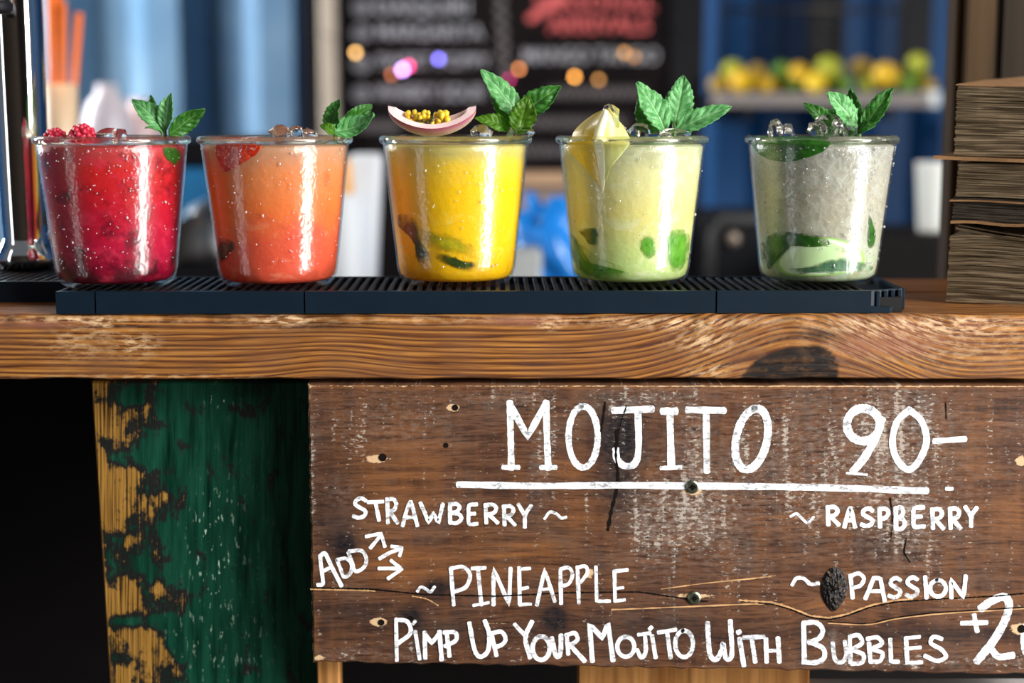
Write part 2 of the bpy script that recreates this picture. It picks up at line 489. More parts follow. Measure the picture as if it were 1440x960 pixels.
M['drop'] = drop_mat()
M['ice'] = real_glass('clear_ice', (0.98, 0.97, 0.95), 0.06, 1.31, 0.6, 220)
M['leaf_fresh'] = leaf_mat('mint_leaf_fresh', (0.08, 0.31, 0.08), (0.20, 0.54, 0.20), (0.36, 0.66, 0.32))
M['leaf_deep'] = leaf_mat('mint_leaf_deep', (0.018, 0.12, 0.016), (0.07, 0.27, 0.035), (0.18, 0.42, 0.09))
M['leaf_back'] = leaf_mat('mint_leaf_yellow_green', (0.06, 0.17, 0.008), (0.12, 0.28, 0.015), (0.22, 0.40, 0.04), 0.5)
M['stem'] = plain('mint_stem', (0.10, 0.22, 0.05), 0.5)


def wet(name, a_, b_, soft=0.0):
    t = NT(name); n = t.noise(t.obj(), 170.0, 4.0, 0.6); n2 = t.noise(t.obj(), 420.0, 3.0)
    c = t.ramp(n, [(0.3, a_), (0.7, b_)])
    sh = t.pbr(c, 0.35, 0, 0.4, t.bump(n2, 0.5, 0.0008))
    tr = t.n('ShaderNodeBsdfTransparent').outputs[0]
    f = t.math('ADD', t.attr('rad'), t.math('MULTIPLY', t.math('SUBTRACT', n, 0.5), 1.1))
    return t.done(t.mixs(t.ramp(f, [(0.72 - soft, 0.0), (1.08 - soft * 0.3, 0.9)]), sh, tr))


M['leaf_wet'] = wet('muddled_mint', (0.010, 0.055, 0.006), (0.04, 0.15, 0.012))
M['leaf_wet_light'] = wet('muddled_mint_bright', (0.05, 0.20, 0.008), (0.14, 0.36, 0.03), 0.15)
M['leaf_wet_dark'] = wet('muddled_mint_dark', (0.012, 0.026, 0.004), (0.05, 0.075, 0.010), 0.25)
M['leaf_wet_blue'] = wet('muddled_mint_bluish', (0.025, 0.085, 0.045), (0.10, 0.20, 0.11), 0.25)

# ------------------------------------------------------------------ the setting
def structure(name, mb, mat, label=None, smooth=False):
    o = obj(name, mb, mat, smooth=smooth); o['kind'] = 'structure'
    if label: o['label'] = label
    return o


WALL_Y = 2.4
M['floor'] = plain('dark_concrete_floor', (0.07, 0.065, 0.06), 0.7, scale=6)
M['ceil'] = plain('dark_ceiling_paint', (0.05, 0.055, 0.065), 0.8, scale=5)
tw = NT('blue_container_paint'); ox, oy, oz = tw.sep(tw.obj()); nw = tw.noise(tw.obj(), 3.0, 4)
lit_left = tw.ramp(tw.math('ADD', tw.math('MULTIPLY', ox, -0.45), tw.math('MULTIPLY', nw, 0.35)), [(0.10, 0.0), (0.62, 1.0)])  # bright left and dim right lighting put into the paint colour
cw = tw.mix(lit_left, tw.ramp(nw, [(0.3, (0.002, 0.036, 0.125)), (0.7, (0.005, 0.062, 0.19))]), tw.ramp(nw, [(0.3, (0.10, 0.20, 0.31)), (0.7, (0.17, 0.27, 0.37))]))
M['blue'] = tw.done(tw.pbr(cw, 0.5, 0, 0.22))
structure('floor', MB().box(-4, 4, -3.2, 2.6, -1.15, -1.10), M['floor'])
structure('ceiling', MB().box(-2.4, 2.4, -0.35, 2.6, 1.62, 1.68), M['ceil'])
# corrugated container wall
mb = MB(); pts = []
x = -2.4; per = 0.235
while x < 2.4:
    for dx, dy in ((0, 0), (0.070, 0), (0.115, 0.07), (0.185, 0.07)):
        pts.append((x + dx, WALL_Y + dy))
    x += per
vv = []
for (a, b) in pts: vv += [(a, b, -1.10), (a, b, 1.62)]
mb.add(vv, [(2 * i, 2 * i + 2, 2 * i + 3, 2 * i + 1) for i in range(len(pts) - 1)])
mb.add([(pts[0][0], WALL_Y + 0.13, -1.1), (pts[-1][0], WALL_Y + 0.13, -1.1), (pts[-1][0], WALL_Y + 0.13, 1.62), (pts[0][0], WALL_Y + 0.13, 1.62)], [(0, 1, 2, 3)])
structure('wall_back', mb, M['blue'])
structure('dark_reflect_wall', MB().box(-4, 4, -3.3, -3.2, -1.10, 1.62), plain('reflect_wall_brown', (0.05, 0.035, 0.025), 0.7, spec=0.2, scale=3))  # unseen dark wall added for the chrome to reflect and for contrast
structure('header_light_block', MB().box(-2.4, 2.4, 0.42, 0.47, 0.60, 1.62), M['ceil'])  # unseen header added to keep high front light off the back bar
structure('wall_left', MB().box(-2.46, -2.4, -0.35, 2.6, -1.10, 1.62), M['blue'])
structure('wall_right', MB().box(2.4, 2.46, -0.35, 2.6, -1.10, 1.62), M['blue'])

# ------------------------------------------------------------------ bar counter
PXM = 2535.0     # pixels per metre on the front plane, for grain sizes


def gauss(X, Y, cx, cy, sx, sy, p=2.0):
    return np.exp(-(np.abs((X - cx) / sx) ** p + np.abs((Y - cy) / sy) ** p))


def px_of(X, Y, Z):
    d = np.stack([X - CAM.x, Y - CAM.y, Z - CAM.z], -1)
    dep = d[..., 1] * _cp - d[..., 2] * _sp
    up = d[..., 1] * _sp + d[..., 2] * _cp
    return 720 + F_PX * d[..., 0] / dep, 480 - F_PX * up / dep


bar = thing('bar_counter', 'worn brown wooden bar counter with grain swirling around a dark knot', 'counter', (0, 0.09, -1.10))
FB = P(720, 533, 0.0).z          # lower edge of the front beam
prof = []
for i in range(30): prof.append((0.0, FB + 0.001 + (0 - FB - 0.006) * i / 29))
for i in range(1, 7):
    a = PI / 2 * i / 6; prof.append((0.005 - 0.005 * math.cos(a), -0.005 + 0.005 * math.sin(a)))
for i in range(1, 16): prof.append((0.005 + 0.098 * i / 15, 0.0))
prof += [(0.103, FB), (0.002, FB)]
prof = np.array(prof); NPF = len(prof)
NX = 620
xs = np.linspace(-0.62, 0.62, NX)
Vx = np.repeat(xs, NPF); Vy = np.tile(prof[:, 0], NX).copy(); Vz = np.tile(prof[:, 1], NX).copy()
idx = np.tile(np.arange(NPF), NX)
# chipped, uneven top edge
edge = np.exp(-((idx - 31.5) / 4.0) ** 2)
wob = np.interp(Vx, np.linspace(-0.7, 0.7, 160), np.random.uniform(0, 1, 160)) ** 2
Vy += edge * wob * 0.0022; Vz -= edge * wob * 0.0016
wob2 = np.interp(Vx, np.linspace(-0.7, 0.7, 90), np.random.uniform(-1, 1, 90))
Vz += np.where((idx < 2) | (idx >= NPF - 2), wob2 * 0.0006, 0)
ppx, ppy = px_of(Vx, np.zeros_like(Vx), Vz)
dist_top = np.maximum(Vy - 0.003, 0)
PY = ppy - dist_top * 1500.0
PX = ppx
v = PY.copy()
v += 80 * np.exp(-np.abs((PX - 1118) / 150.0) ** 1.9) * (1 - 0.35 * gauss(PX, PY, 1118, 530, 90, 40))
v += 12 * np.exp(-((PX - 465) / 85.0) ** 2) * np.clip((PY - 440) / 60, 0, 1)
v -= 10 * np.exp(-((PX - 1330) / 90.0) ** 2)
v += 0.014 * (PX - 700) * (PX < 700) * -1 * 0.6
ktop = np.interp(PX, [1030, 1042, 1060, 1085, 1110, 1150, 1166, 1176, 1181, 1184], [545, 530, 508, 495, 488, 485, 491, 506, 535, 560])
dark = np.clip((PY - ktop) / 4.0 + 0.5, 0, 1) + 0.8 * gauss(PX, PY, 1150, 470, 34, 8) + 0.6 * gauss(PX, PY, 450, 458, 60, 8)
pale = 1.0 * gauss(PX, PY, 100, 450, 70, 5) + 1.0 * gauss(PX, PY, 145, 455, 12, 9) + 0.9 * gauss(PX, PY, 400, 452, 40, 8) + \
    1.3 * gauss(PX, PY, 772, 456, 16, 7) + 0.9 * gauss(PX, PY, 950, 456, 90, 6) + 1.2 * gauss(PX, PY, 1240, 460, 70, 9) + \
    1.2 * gauss(PX, PY, 1350, 458, 60, 9) + 0.8 * gauss(PX, PY, 190, 485, 30, 16) + 0.5 * gauss(PX, PY, 110, 480, 40, 22) + \
    0.9 * gauss(PX, PY, 990, 480, 40, 14) + 0.5 * gauss(PX, PY, 200, 530, 160, 3) + 0.7 * gauss(PX, PY, 1000, 520, 30, 10) + 0.35 * gauss(PX, PY, 720, 450, 700, 5) + \
    0.5 * gauss(PX, PY, 1300, 480, 160, 30)
red = 0.9 * gauss(PX, PY, 60, 456, 60, 5) + 1.0 * gauss(PX, PY, 1380, 456, 22, 6) + 0.8 * gauss(PX, PY, 1240, 490, 60, 12) + 0.9 * gauss(PX, PY, 730, 452, 60, 5) + \
    0.6 * gauss(PX, PY, 1280, 470, 100, 20)
mb = MB(); mb.v = list(map(tuple, np.stack([Vx, Vy, Vz], -1)))
fs = []
for i in range(NX - 1):
    for j in range(NPF):
        j2 = (j + 1) % NPF
        fs.append((i * NPF + j, (i + 1) * NPF + j, (i + 1) * NPF + j2, i * NPF + j2))
fs.append(tuple(range(NPF))); fs.append(tuple((NX - 1) * NPF + j for j in range(NPF))[::-1])
mb.f = fs
beam = obj('front_plank', mb, M['counter'], bar, angle=50)
attr(beam, 'u', PX / 100.0); attr(beam, 'v', v / 100.0)
for nm, a in (('dark', dark), ('pale', pale), ('red', red)): attr(beam, nm, np.clip(a, 0, 1))
obj('rear_plank', MB().box(-0.62, 0.62, 0.1045, 0.185, FB, 0.0006, 0.0015), M['rail'], bar, smooth=False)
# carcass behind the boards: near-black colour stands in for the unlit void
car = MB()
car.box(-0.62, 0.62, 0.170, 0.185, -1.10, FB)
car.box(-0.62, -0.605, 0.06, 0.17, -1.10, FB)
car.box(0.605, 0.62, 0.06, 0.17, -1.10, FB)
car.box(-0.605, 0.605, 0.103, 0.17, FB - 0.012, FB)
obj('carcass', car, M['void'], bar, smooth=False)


def board_grid(name, corners, Y, thick, nx, ny, mat, parent, fields, bev=0.0012, edge_wob=0.0):
    """board whose front is a grid; corners in photograph pixels on the plane Y"""
    tl, tr, br, bl = corners
    S, T = np.meshgrid(np.linspace(0, 1, nx), np.linspace(0, 1, ny))
    X = (1 - T) * ((1 - S) * tl[0] + S * tr[0]) + T * ((1 - S) * bl[0] + S * br[0])
    Yp = (1 - T) * ((1 - S) * tl[1] + S * tr[1]) + T * ((1 - S) * bl[1] + S * br[1])
    if edge_wob:
        wb = np.interp(np.linspace(0, 1, nx), np.linspace(0, 1, 70), np.random.uniform(-1, 1, 70)) * edge_wob
        Yp[-1] += wb; Yp[-2] += wb * 0.8; Yp[-3] += wb * .5
        wl = np.interp(np.linspace(0, 1, ny), np.linspace(0, 1, 40), np.random.uniform(-1, 1, 40)) * edge_wob * 0.8
        X[:, 0] += wl; X[:, 1] += wl * 0.7
    W = np.zeros((ny, nx, 3))
    a = (X - 720) / F_PX; b = (480 - Yp) / F_PX
    dy = _cp + b * _sp; dz = -_sp + b * _cp; k = (Y - CAM.y) / dy
    W[..., 0] = CAM.x + a * k; W[..., 1] = Y; W[..., 2] = CAM.z + dz * k
    rim_ = np.zeros((ny, nx)); rim_[0, :] = rim_[-1, :] = 1; rim_[:, 0] = rim_[:, -1] = 1
    W[..., 1] += rim_ * bev
    mb = MB(); mb.v = [tuple(p) for p in W.reshape(-1, 3)]
    mb.f = [(j * nx + i, (j + 1) * nx + i, (j + 1) * nx + i + 1, j * nx + i + 1) for j in range(ny - 1) for i in range(nx - 1)]
    loop = [i for i in range(nx)] + [j * nx + nx - 1 for j in range(1, ny)] + [(ny - 1) * nx + i for i in range(nx - 2, -1, -1)] + [j * nx for j in range(ny - 2, 0, -1)]
    base = len(mb.v); ext = []
    for q in loop:
        p = mb.v[q]; ext.append((p[0], Y + thick, p[2]))
    mb.v += ext; n = len(loop)
    for q in range(n):
        mb.f.append((loop[q], loop[(q + 1) % n], base + (q + 1) % n, base + q))
    mb.f.append(tuple(base + q for q in range(n)))
    o = obj(name, mb, mat, parent, angle=40)
    FX = np.concatenate([X.ravel(), X.ravel()[loop]]); FY = np.concatenate([Yp.ravel(), Yp.ravel()[loop]])
    isedge = np.concatenate([np.zeros(nx * ny), np.ones(n)])
    for k_, fn in fields.items(): attr(o, k_, fn(FX, FY, isedge))
    return o


# green board
def wear(X, Y, e):
    L = 118 + (Y - 540) * 0.06
    a = np.clip(1.25 - (X - L) / 95.0, -0.2, 1.0)
    return np.clip(a * 0.9, -0.3, 1) - 0.9 * gauss(X, Y, 170, 560, 50, 16) - 0.8 * gauss(X, Y, 190, 640, 40, 14) - 0.8 * gauss(X, Y, 165, 790, 40, 26) - 0.8 * gauss(X, Y, 200, 875, 90, 12) - 0.4 * gauss(X, Y, 170, 920, 30, 25) \
        + 0.6 * gauss(X, Y, 210, 890, 22, 30) + 0.25 * gauss(X, Y, 400, 940, 40, 40)


BOARD_Y = 0.0305
gb = board_grid('green_board', [(128, 536), (470, 536), (478, 1010), (157, 1010)], BOARD_Y, 0.017, 150, 170, M['green'], None, {
    'u': lambda X, Y, e: X / 100, 'v': lambda X, Y, e: Y / 100, 'wear': wear,
    'fleck': lambda X, Y, e: np.clip(1.2 * gauss(X, Y, 300, 770, 26, 60) + 0.9 * gauss(X, Y, 310, 555, 20, 12) + 0.4 * gauss(X, Y, 300, 900, 55, 50) + 0.05 * gauss(X, Y, 330, 750, 60, 160), 0, 1),
    'edge': lambda X, Y, e: np.clip(e + np.clip(1 - (X - (128 + (Y - 536) * .061)) / 4, 0, 1), 0, 1)})
gb.parent = None
tag(gb, 'upright board with chipped dark green paint over yellowish wood, under the counter', 'board')


def plank_under(x0, x1, label):
    a = P(x0, 900, BOARD_Y); b = P(x1, 1010, BOARD_Y)
    o = obj('support_plank', MB().box(a.x, b.x, BOARD_Y, BOARD_Y + 0.018, b.z, a.z, 0.001), M['plank'], smooth=False)
    return tag(o, label, 'plank')


plank_under(813, 1137, 'pale orange plank showing below the middle of the lettered sign')
a = P(453, 900, BOARD_Y - 0.0002); b = P(478.5, 1010, BOARD_Y - 0.0002)
tag(obj('support_plank', MB().box(b.x + 0.0012 - 0.013, b.x + 0.0125 - 0.011, BOARD_Y - 0.014, BOARD_Y - 0.0003, b.z, a.z, 0.0008), M['plank'], smooth=False),
    'narrow pale orange batten between the green board and the lettered sign corner', 'plank')
# pale strip near the floor level right of the middle plank
a = P(1140, 968, 0.03); b = P(1490, 990, 0.03)
tag(obj('lower_rail', MB().box(a.x, b.x, 0.03, 0.048, b.z, a.z, 0.001), plain('grey_rail_paint', (0.45, 0.42, 0.40), 0.6), smooth=False),
    'pale grey rail under the end of the lettered sign by the +20 price', 'rail')

# ------------------------------------------------------------------ lettered sign
SIGN_Y = 0.0
sign = thing('menu_sign', 'weathered dark wooden plank sign hand-lettered in white with mojito prices', 'sign', P(940, 945, SIGN_Y + 0.01))


def crack_y(x):
    pts_ = [(436, 826), (520, 828), (600, 836), (700, 838), (800, 833), (900, 832), (985, 845), (1040, 846), (1085, 849), (1110, 856), (1140, 868), (1165, 871), (1190, 866), (1225, 853),
            (1260, 846), (1320, 842), (1400, 838), (1480, 830)]
    return np.interp(x, [p[0] for p in pts_], [p[1] for p in pts_])


def sv(X, Y, e):
    v_ = Y + 14 * gauss(X, Y, 1170, 850, 60, 40) * np.sign(840 - Y) * -1
    v_ -= 10 * gauss(X, Y, 870, 610, 40, 60) * np.sign(Y - 610)
    return v_ / 100 + 0.02 * np.sin(X / 90.0) + 0.012 * np.sin(X / 37.0 + 1)


def s_white(X, Y, e):
    r = 1.2 * gauss(X, Y, 925, 735, 38, 55) + 0.8 * gauss(X, Y, 905, 560, 60, 16) + 0.8 * gauss(X, Y, 975, 640, 22, 70) + 0.8 * gauss(X, Y, 1010, 730, 40, 60) + \
        0.9 * gauss(X, Y, 1275, 600, 50, 60) + 0.5 * gauss(X, Y, 1160, 640, 120, 90) + 0.7 * gauss(X, Y, 1270, 740, 60, 60) + 0.6 * gauss(X, Y, 760, 640, 14, 80) + \
        0.45 * gauss(X, Y, 560, 590, 90, 40) + 0.7 * gauss(X, Y, 436, 640, 8, 70) + 0.5 * gauss(X, Y, 480, 690, 22, 20) + 0.6 * gauss(X, Y, 1300, 930, 160, 8) + \
        0.5 * gauss(X, Y, 500, 920, 60, 10) + 0.25 * gauss(X, Y, 1180, 660, 300, 110) + 0.8 * gauss(X, Y, 1170, 900, 14, 14) + 0.6 * gauss(X, Y, 720, 560, 60, 14) + 0.6 * gauss(X, Y, 640, 710, 12, 10)
    return np.clip(r, 0, 1)


def s_dark(X, Y, e):
    r = 1.0 * gauss(X, Y, 872, 612, 38, 44) + 0.6 * gauss(X, Y, 870, 690, 40, 45) + 0.9 * gauss(X, Y, 485, 768, 20, 22) + 1.0 * gauss(X, Y, 615, 826, 22, 14) + \
        1.1 * gauss(X, Y, 780, 868, 18, 18) + 0.8 * gauss(X, Y, 578, 866, 16, 16) + 0.6 * gauss(X, Y, 1300, 890, 160, 12) + 0.4 * gauss(X, Y, 700, 890, 260, 30) + \
        0.5 * gauss(X, Y, 1240, 765, 50, 22) + 0.4 * gauss(X, Y, 470, 700, 30, 80) + 0.3 * gauss(X, Y, 1010, 890, 140, 26) + 0.5 * gauss(X, Y, 500, 860, 60, 16)
    return np.clip(r * 1.25, 0, 1)


def s_orange(X, Y, e):
    r = 0.9 * gauss(X, Y, 740, 778, 45, 20) + 0.55 * gauss(X, Y, 560, 660, 60, 60) + 0.6 * gauss(X, Y, 545, 780, 50, 40) + 0.9 * gauss(X, Y, 1165, 850, 40, 14) + \
        0.7 * gauss(X, Y, 1340, 840, 110, 10) + 0.5 * gauss(X, Y, 1370, 640, 30, 70) + 0.8 * gauss(X, Y, 800, 660, 30, 12) + 0.7 * gauss(X, Y, 910, 665, 16, 14) + \
        0.5 * gauss(X, Y, 820, 720, 40, 30) + 0.5 * gauss(X, Y, 443, 880, 6, 40) + 0.5 * gauss(X, Y, 1420, 720, 30, 40) + 0.4 * gauss(X, Y, 620, 800, 120, 30) + 0.5 * gauss(X, Y, 1200, 720, 60, 30) + \
        0.6 * np.clip(1 - np.abs(Y - 545) / 5, 0, 1)
    return np.clip(r, 0, 1)


def s_chip_lit_edge(X, Y, e):
    r = 1.3 * gauss(X, Y, 529, 645, 16, 6) + 1.2 * gauss(X, Y, 637, 573, 10, 6) + 1.2 * gauss(X, Y, 532, 874, 13, 7) + 1.2 * gauss(X, Y, 1436, 648, 9, 8) + \
        1.2 * gauss(X, Y, 1434, 884, 14, 9) + 1.0 * gauss(X, Y, 974, 690, 17, 8) + 0.8 * gauss(X, Y, 976, 838, 40, 5) + 0.8 * gauss(X, Y, 830, 806, 8, 10) + \
        0.8 * gauss(X, Y, 448, 925, 12, 6) + 0.6 * gauss(X, Y, 700, 876, 60, 2) + 0.8 * np.clip(1 - np.abs(Y - 543) / 2.5, 0, 1) + 0.5 * gauss(X, Y, 434, 560, 5, 20) + 0.7 * np.clip(1 - np.abs(X - (433 + (Y - 541) * .018)) / 3, 0, 1)  # chips, plus the lit top and left board edges put into the colour
    return np.clip(r, 0, 1)


sb = board_grid('plank', [(433, 540), (1490, 541), (1490, 949), (440, 931)], SIGN_Y, 0.030, 440, 175, M['sign'], sign, {
    'u': lambda X, Y, e: X / 100, 'v': sv, 'white': s_white, 'dark': s_dark, 'orange': s_orange, 'chip_lit_edge': s_chip_lit_edge}, 0.0012, 1.6)


def catmull(pts_, n=7):
    if len(pts_) < 3:
        return [Vector(pts_[0]).lerp(Vector(pts_[1]), k / 6) for k in range(7)]
    q = [Vector(p) for p in pts_]; q = [q[0] * 2 - q[1]] + q + [q[-1] * 2 - q[-2]]; out = []
    for i in range(1, len(q) - 2):
        for k in range(n):
            t = k / n; a_, b_, c_, d_ = q[i - 1], q[i], q[i + 1], q[i + 2]
            out.append(0.5 * ((2 * b_) + (c_ - a_) * t + (2 * a_ - 5 * b_ + 4 * c_ - d_) * t * t + (3 * b_ - a_ - 3 * c_ + d_) * t ** 3))
    out.append(q[-2]); return out


_lift = [0]


def stroke(mb, pts_, w_, Y, smooth=True, jit=0.10, proj=None, taper=1.0):
    """brush stroke lying on the board plane, outline from photograph pixels"""
    pts_ = [Vector((p[0], p[1])) for p in pts_]
    if smooth and len(pts_) > 2: c = catmull(pts_)
    else:
        c = []
        for i in range(len(pts_) - 1):
            c += [pts_[i].lerp(pts_[i + 1], k / 5) for k in range(5)]
        c.append(pts_[-1])
    _lift[0] = (_lift[0] + 1) % 40
    y = Y - 0.00012 - 0.000008 * _lift[0]
    L = []; R = []; n = len(c)
    for i, p in enumerate(c):
        t = c[min(i + 1, n - 1)] - c[max(i - 1, 0)]
        if t.length < 1e-6: t = Vector((1, 0))
        t.normalize(); nn = Vector((-t.y, t.x))
        hw = w_ / 2 * 0.86 * (1 + random.uniform(-jit, jit)) * (1 + (taper - 1) * i / n)
        L.append(p + nn * hw); R.append(p - nn * hw)

    def cap(p, t, hw):
        nn = Vector((-t.y, t.x)); out = []
        for k in range(1, 6):
            a_ = PI / 2 - PI * k / 6
            out.append(p + t * math.cos(a_) * hw * 0.75 + nn * math.sin(a_) * hw)
        return out
    t1 = (c[-1] - c[-2]).normalized(); t0 = (c[0] - c[1]).normalized()
    e1 = cap(c[-1], t1, w_ / 2); e0 = cap(c[0], t0, w_ / 2)
    f = lambda p: proj(p.x, p.y, y) if proj else P(p.x, p.y, y)
    vs_ = [f(p) for p in L] + [f(p) for p in R]
    fs_ = [(i, i + 1, n + i + 1, n + i) for i in range(n - 1)]
    b1 = len(vs_); vs_ += [f(p) for p in e1]; fs_.append(tuple([n - 1] + list(range(b1, b1 + 5)) + [2 * n - 1]))
    b0 = len(vs_); vs_ += [f(p) for p in e0]; fs_.append(tuple([n] + list(range(b0, b0 + 5)) + [0]))
    mb.add(vs_, fs_)


def ell(cx, cy, rx, ry, lean=0.0, a0=-100, a1=262):
    return [(cx + rx * math.cos(math.radians(a)) - lean * math.sin(math.radians(a)), cy + ry * math.sin(math.radians(a))) for a in range(a0, a1 + 1, 24)] + \
        [(cx + rx * math.cos(math.radians(a1)) - lean * math.sin(math.radians(a1)), cy + ry * math.sin(math.radians(a1)))]


def in_box(ch, x0, y0, x1, y1, w_):
    """hand-drawn capital in a pixel box"""
    G = {
        'S': [[(.95, .12), (.6, 0), (.2, .12), (.15, .32), (.55, .5), (.95, .66), (.85, .9), (.4, 1), (0, .92)]],
        'R': [[(.08, 0), (.14, 1)], [(.05, .04), (.6, 0), (.9, .2), (.7, .45), (.15, .55)], [(.3, .52), (1, 1)]],
        'A': [[(0, 1), (.22, .45), (.48, 0), (.62, .05), (1, 1)], [(.2, .64), (.8, .62)]],
        'W': [[(0, 0), (.2, .5), (.36, 1), (.58, .5), (.8, 1), (1, .05)]],
        'B': [[(.08, 0), (.1, 1)], [(.08, .03), (.6, 0), (.85, .2), (.6, .42), (.2, .48)], [(.2, .48), (.8, .55), (1, .78), (.65, 1), (.1, 1)]],
        'E': [[(.95, .02), (.2, .08), (.12, .5), (.2, .95), (1, .95)], [(.1, .48), (.75, .46)]],
        'Y': [[(0, 0), (.45, .45)], [(1, .05), (.55, .45), (.5, 1)]],
        'P': [[(.08, 0), (.14, 1)], [(.05, .05), (.6, 0), (1, .2), (.75, .48), (.15, .6)]],
    }[ch]
    h = w_ / 2; x0 += h; x1 -= h; y0 += h; y1 -= h
    sm = ch not in 'W'
    return [([(x0 + a_ * (x1 - x0), y0 + b_ * (y1 - y0)) for a_, b_ in s_], sm) for s_ in G]


def word(strokes, boxes=(), bw=6.5):
    m_ = MB()
    for s_ in strokes:
        pts_, w_ = s_[0], s_[1]; stroke(m_, pts_, w_, SIGN_Y, s_[2] if len(s_) > 2 else True)
    for (ch, x0, y0, x1, y1) in boxes:
        for pts_, sm in in_box(ch, x0, y0, x1, y1, bw): stroke(m_, pts_, bw, SIGN_Y, sm)
    return obj('painted_lettering', m_, M['paint'], sign, smooth=False)


def lett(o, s_): o['label'] = s_


lett(word([([(717, 566), (718, 610), (719, 658)], 11), ([(717, 568), (742, 614), (768, 566)], 11, False), ([(768, 566), (769, 610), (771, 658)], 11), ([(708, 657), (729, 657)], 8), ([(761, 657), (781, 657)], 8),
           (ell(820, 614, 20.5, 43), 10.5), ([(863, 577), (917, 575)], 11), ([(897, 577), (898, 628), (893, 651), (879, 655), (868, 646), (866, 632)], 11),
           ([(932, 578), (950, 578)], 12), ([(942, 580), (944, 655)], 12), ([(930, 658), (957, 657)], 7), ([(967, 576), (1018, 577)], 11), ([(993, 580), (994, 662)], 11),
           (ell(1057, 617, 22, 43, 7), 13)]), 'white painted word MOJITO')
lett(word([(ell(1214, 597, 23, 23, 0, -60, 300), 14), ([(1240, 590), (1230, 618), (1215, 644), (1200, 662)], 13), ([(1191, 665), (1219, 667)], 4),
           ([(1279, 576), (1262, 592), (1255, 620), (1261, 645), (1277, 660), (1292, 648), (1303, 620), (1296, 592), (1280, 577)], 11), ([(1314, 620), (1357, 617)], 9)]), 'white painted price 90-')
lett(word([([(645, 681), (760, 683), (870, 682), (970, 683), (1140, 685), (1303, 690)], 11), ([(1331, 687), (1339, 687)], 6)]), 'white painted underline')
lett(word([([(518, 706), (538, 705)], 6.5), ([(528, 706), (533, 731)], 6.5), ([(766, 729), (773, 720), (782, 722), (789, 728), (796, 727)], 5)],
          [('S', 494, 697, 518, 731), ('R', 540, 698, 562, 738), ('A', 563, 704, 590, 742), ('W', 588, 704, 626, 738), ('B', 628, 705, 652, 738), ('E', 654, 705, 674, 741), ('R', 678, 706, 703, 738), ('R', 704, 708, 727, 741), ('Y', 726, 706, 750, 744)]), 'white painted word STRAWBERRY')
lett(word([([(1112, 726), (1120, 722), (1128, 729), (1136, 735), (1144, 727)], 4.5)],
          [('R', 1159, 709, 1183, 741), ('A', 1184, 712, 1206, 744), ('S', 1208, 711, 1231, 743), ('P', 1232, 711, 1253, 744), ('B', 1255, 710, 1276, 747), ('E', 1279, 709, 1303, 745), ('R', 1306, 712, 1330, 746), ('R', 1331, 711, 1354, 746), ('Y', 1354, 709, 1377, 743)], 7.2), 'white painted word RASPBERRY')
lett(word([([(450, 782), (452, 800), (454, 820), (447, 822)], 6.5), ([(450, 782), (457, 778), (466, 796), (480, 823)], 7), ([(452, 804), (466, 797)], 6),
           ([(474, 787), (479, 800), (484, 811), (493, 805), (494, 792), (486, 785), (474, 787)], 6), ([(490, 777), (495, 790), (500, 803), (512, 797), (515, 785), (508, 774), (491, 775)], 6),
           ([(521, 770), (536, 752)], 6), ([(515, 754), (536, 750), (541, 768)], 6, False), ([(534, 785), (548, 777), (562, 772)], 6), ([(551, 768), (565, 770), (562, 781)], 6, False),
           ([(533, 799), (560, 799)], 6), ([(550, 788), (565, 800), (546, 813)], 6, False)]), 'white painted word ADD with three arrows')
lett(word([([(587, 831), (592, 825), (599, 828), (605, 832), (611, 825)], 5),
           ([(634, 799), (638, 850)], 6.5), ([(634, 799), (651, 797), (661, 808), (655, 825), (638, 832)], 6.5), ([(664, 799), (682, 798)], 6), ([(672, 799), (677, 850)], 6.5), ([(666, 851), (687, 847)], 5),
           ([(694, 850), (694, 799), (716, 850), (718, 799)], 6.5, False), ([(730, 798), (731, 849)], 6.5), ([(730, 800), (745, 799)], 5.5), ([(731, 828), (742, 826)], 5.5), ([(731, 850), (746, 849)], 5.5),
           ([(755, 850), (766, 800), (780, 845)], 6.5, False), ([(761, 829), (775, 827)], 5), ([(788, 801), (789, 848)], 6.5), ([(788, 800), (800, 798), (805, 808), (800, 820), (790, 824)], 6),
           ([(812, 797), (814, 847)], 6.5), ([(812, 798), (823, 796), (826, 805), (817, 818)], 6), ([(838, 797), (839, 845), (857, 845)], 6, False),
           ([(864, 803), (865, 845)], 6), ([(864, 803), (882, 801)], 6), ([(866, 827), (876, 826)], 5), ([(865, 845), (878, 843)], 5.5)]), 'white painted word PINEAPPLE')
lett(word([([(1114, 822), (1120, 813), (1130, 813), (1140, 821), (1151, 820)], 6),
           ([(1196, 809), (1199, 840)], 7), ([(1196, 810), (1207, 806), (1215, 813), (1210, 823), (1200, 826)], 6.5), ([(1217, 841), (1229, 812), (1238, 813), (1244, 844)], 7, False), ([(1222, 831), (1240, 831)], 6),
           ([(1301, 811), (1303, 840)], 7), (ell(1319, 827, 11, 11.5), 7), ([(1338, 840), (1337, 814), (1355, 840), (1358, 810)], 7, False)],
          [('S', 1247, 809, 1270, 843), ('S', 1271, 808, 1294, 842)], 6.8), 'white painted word PASSION')
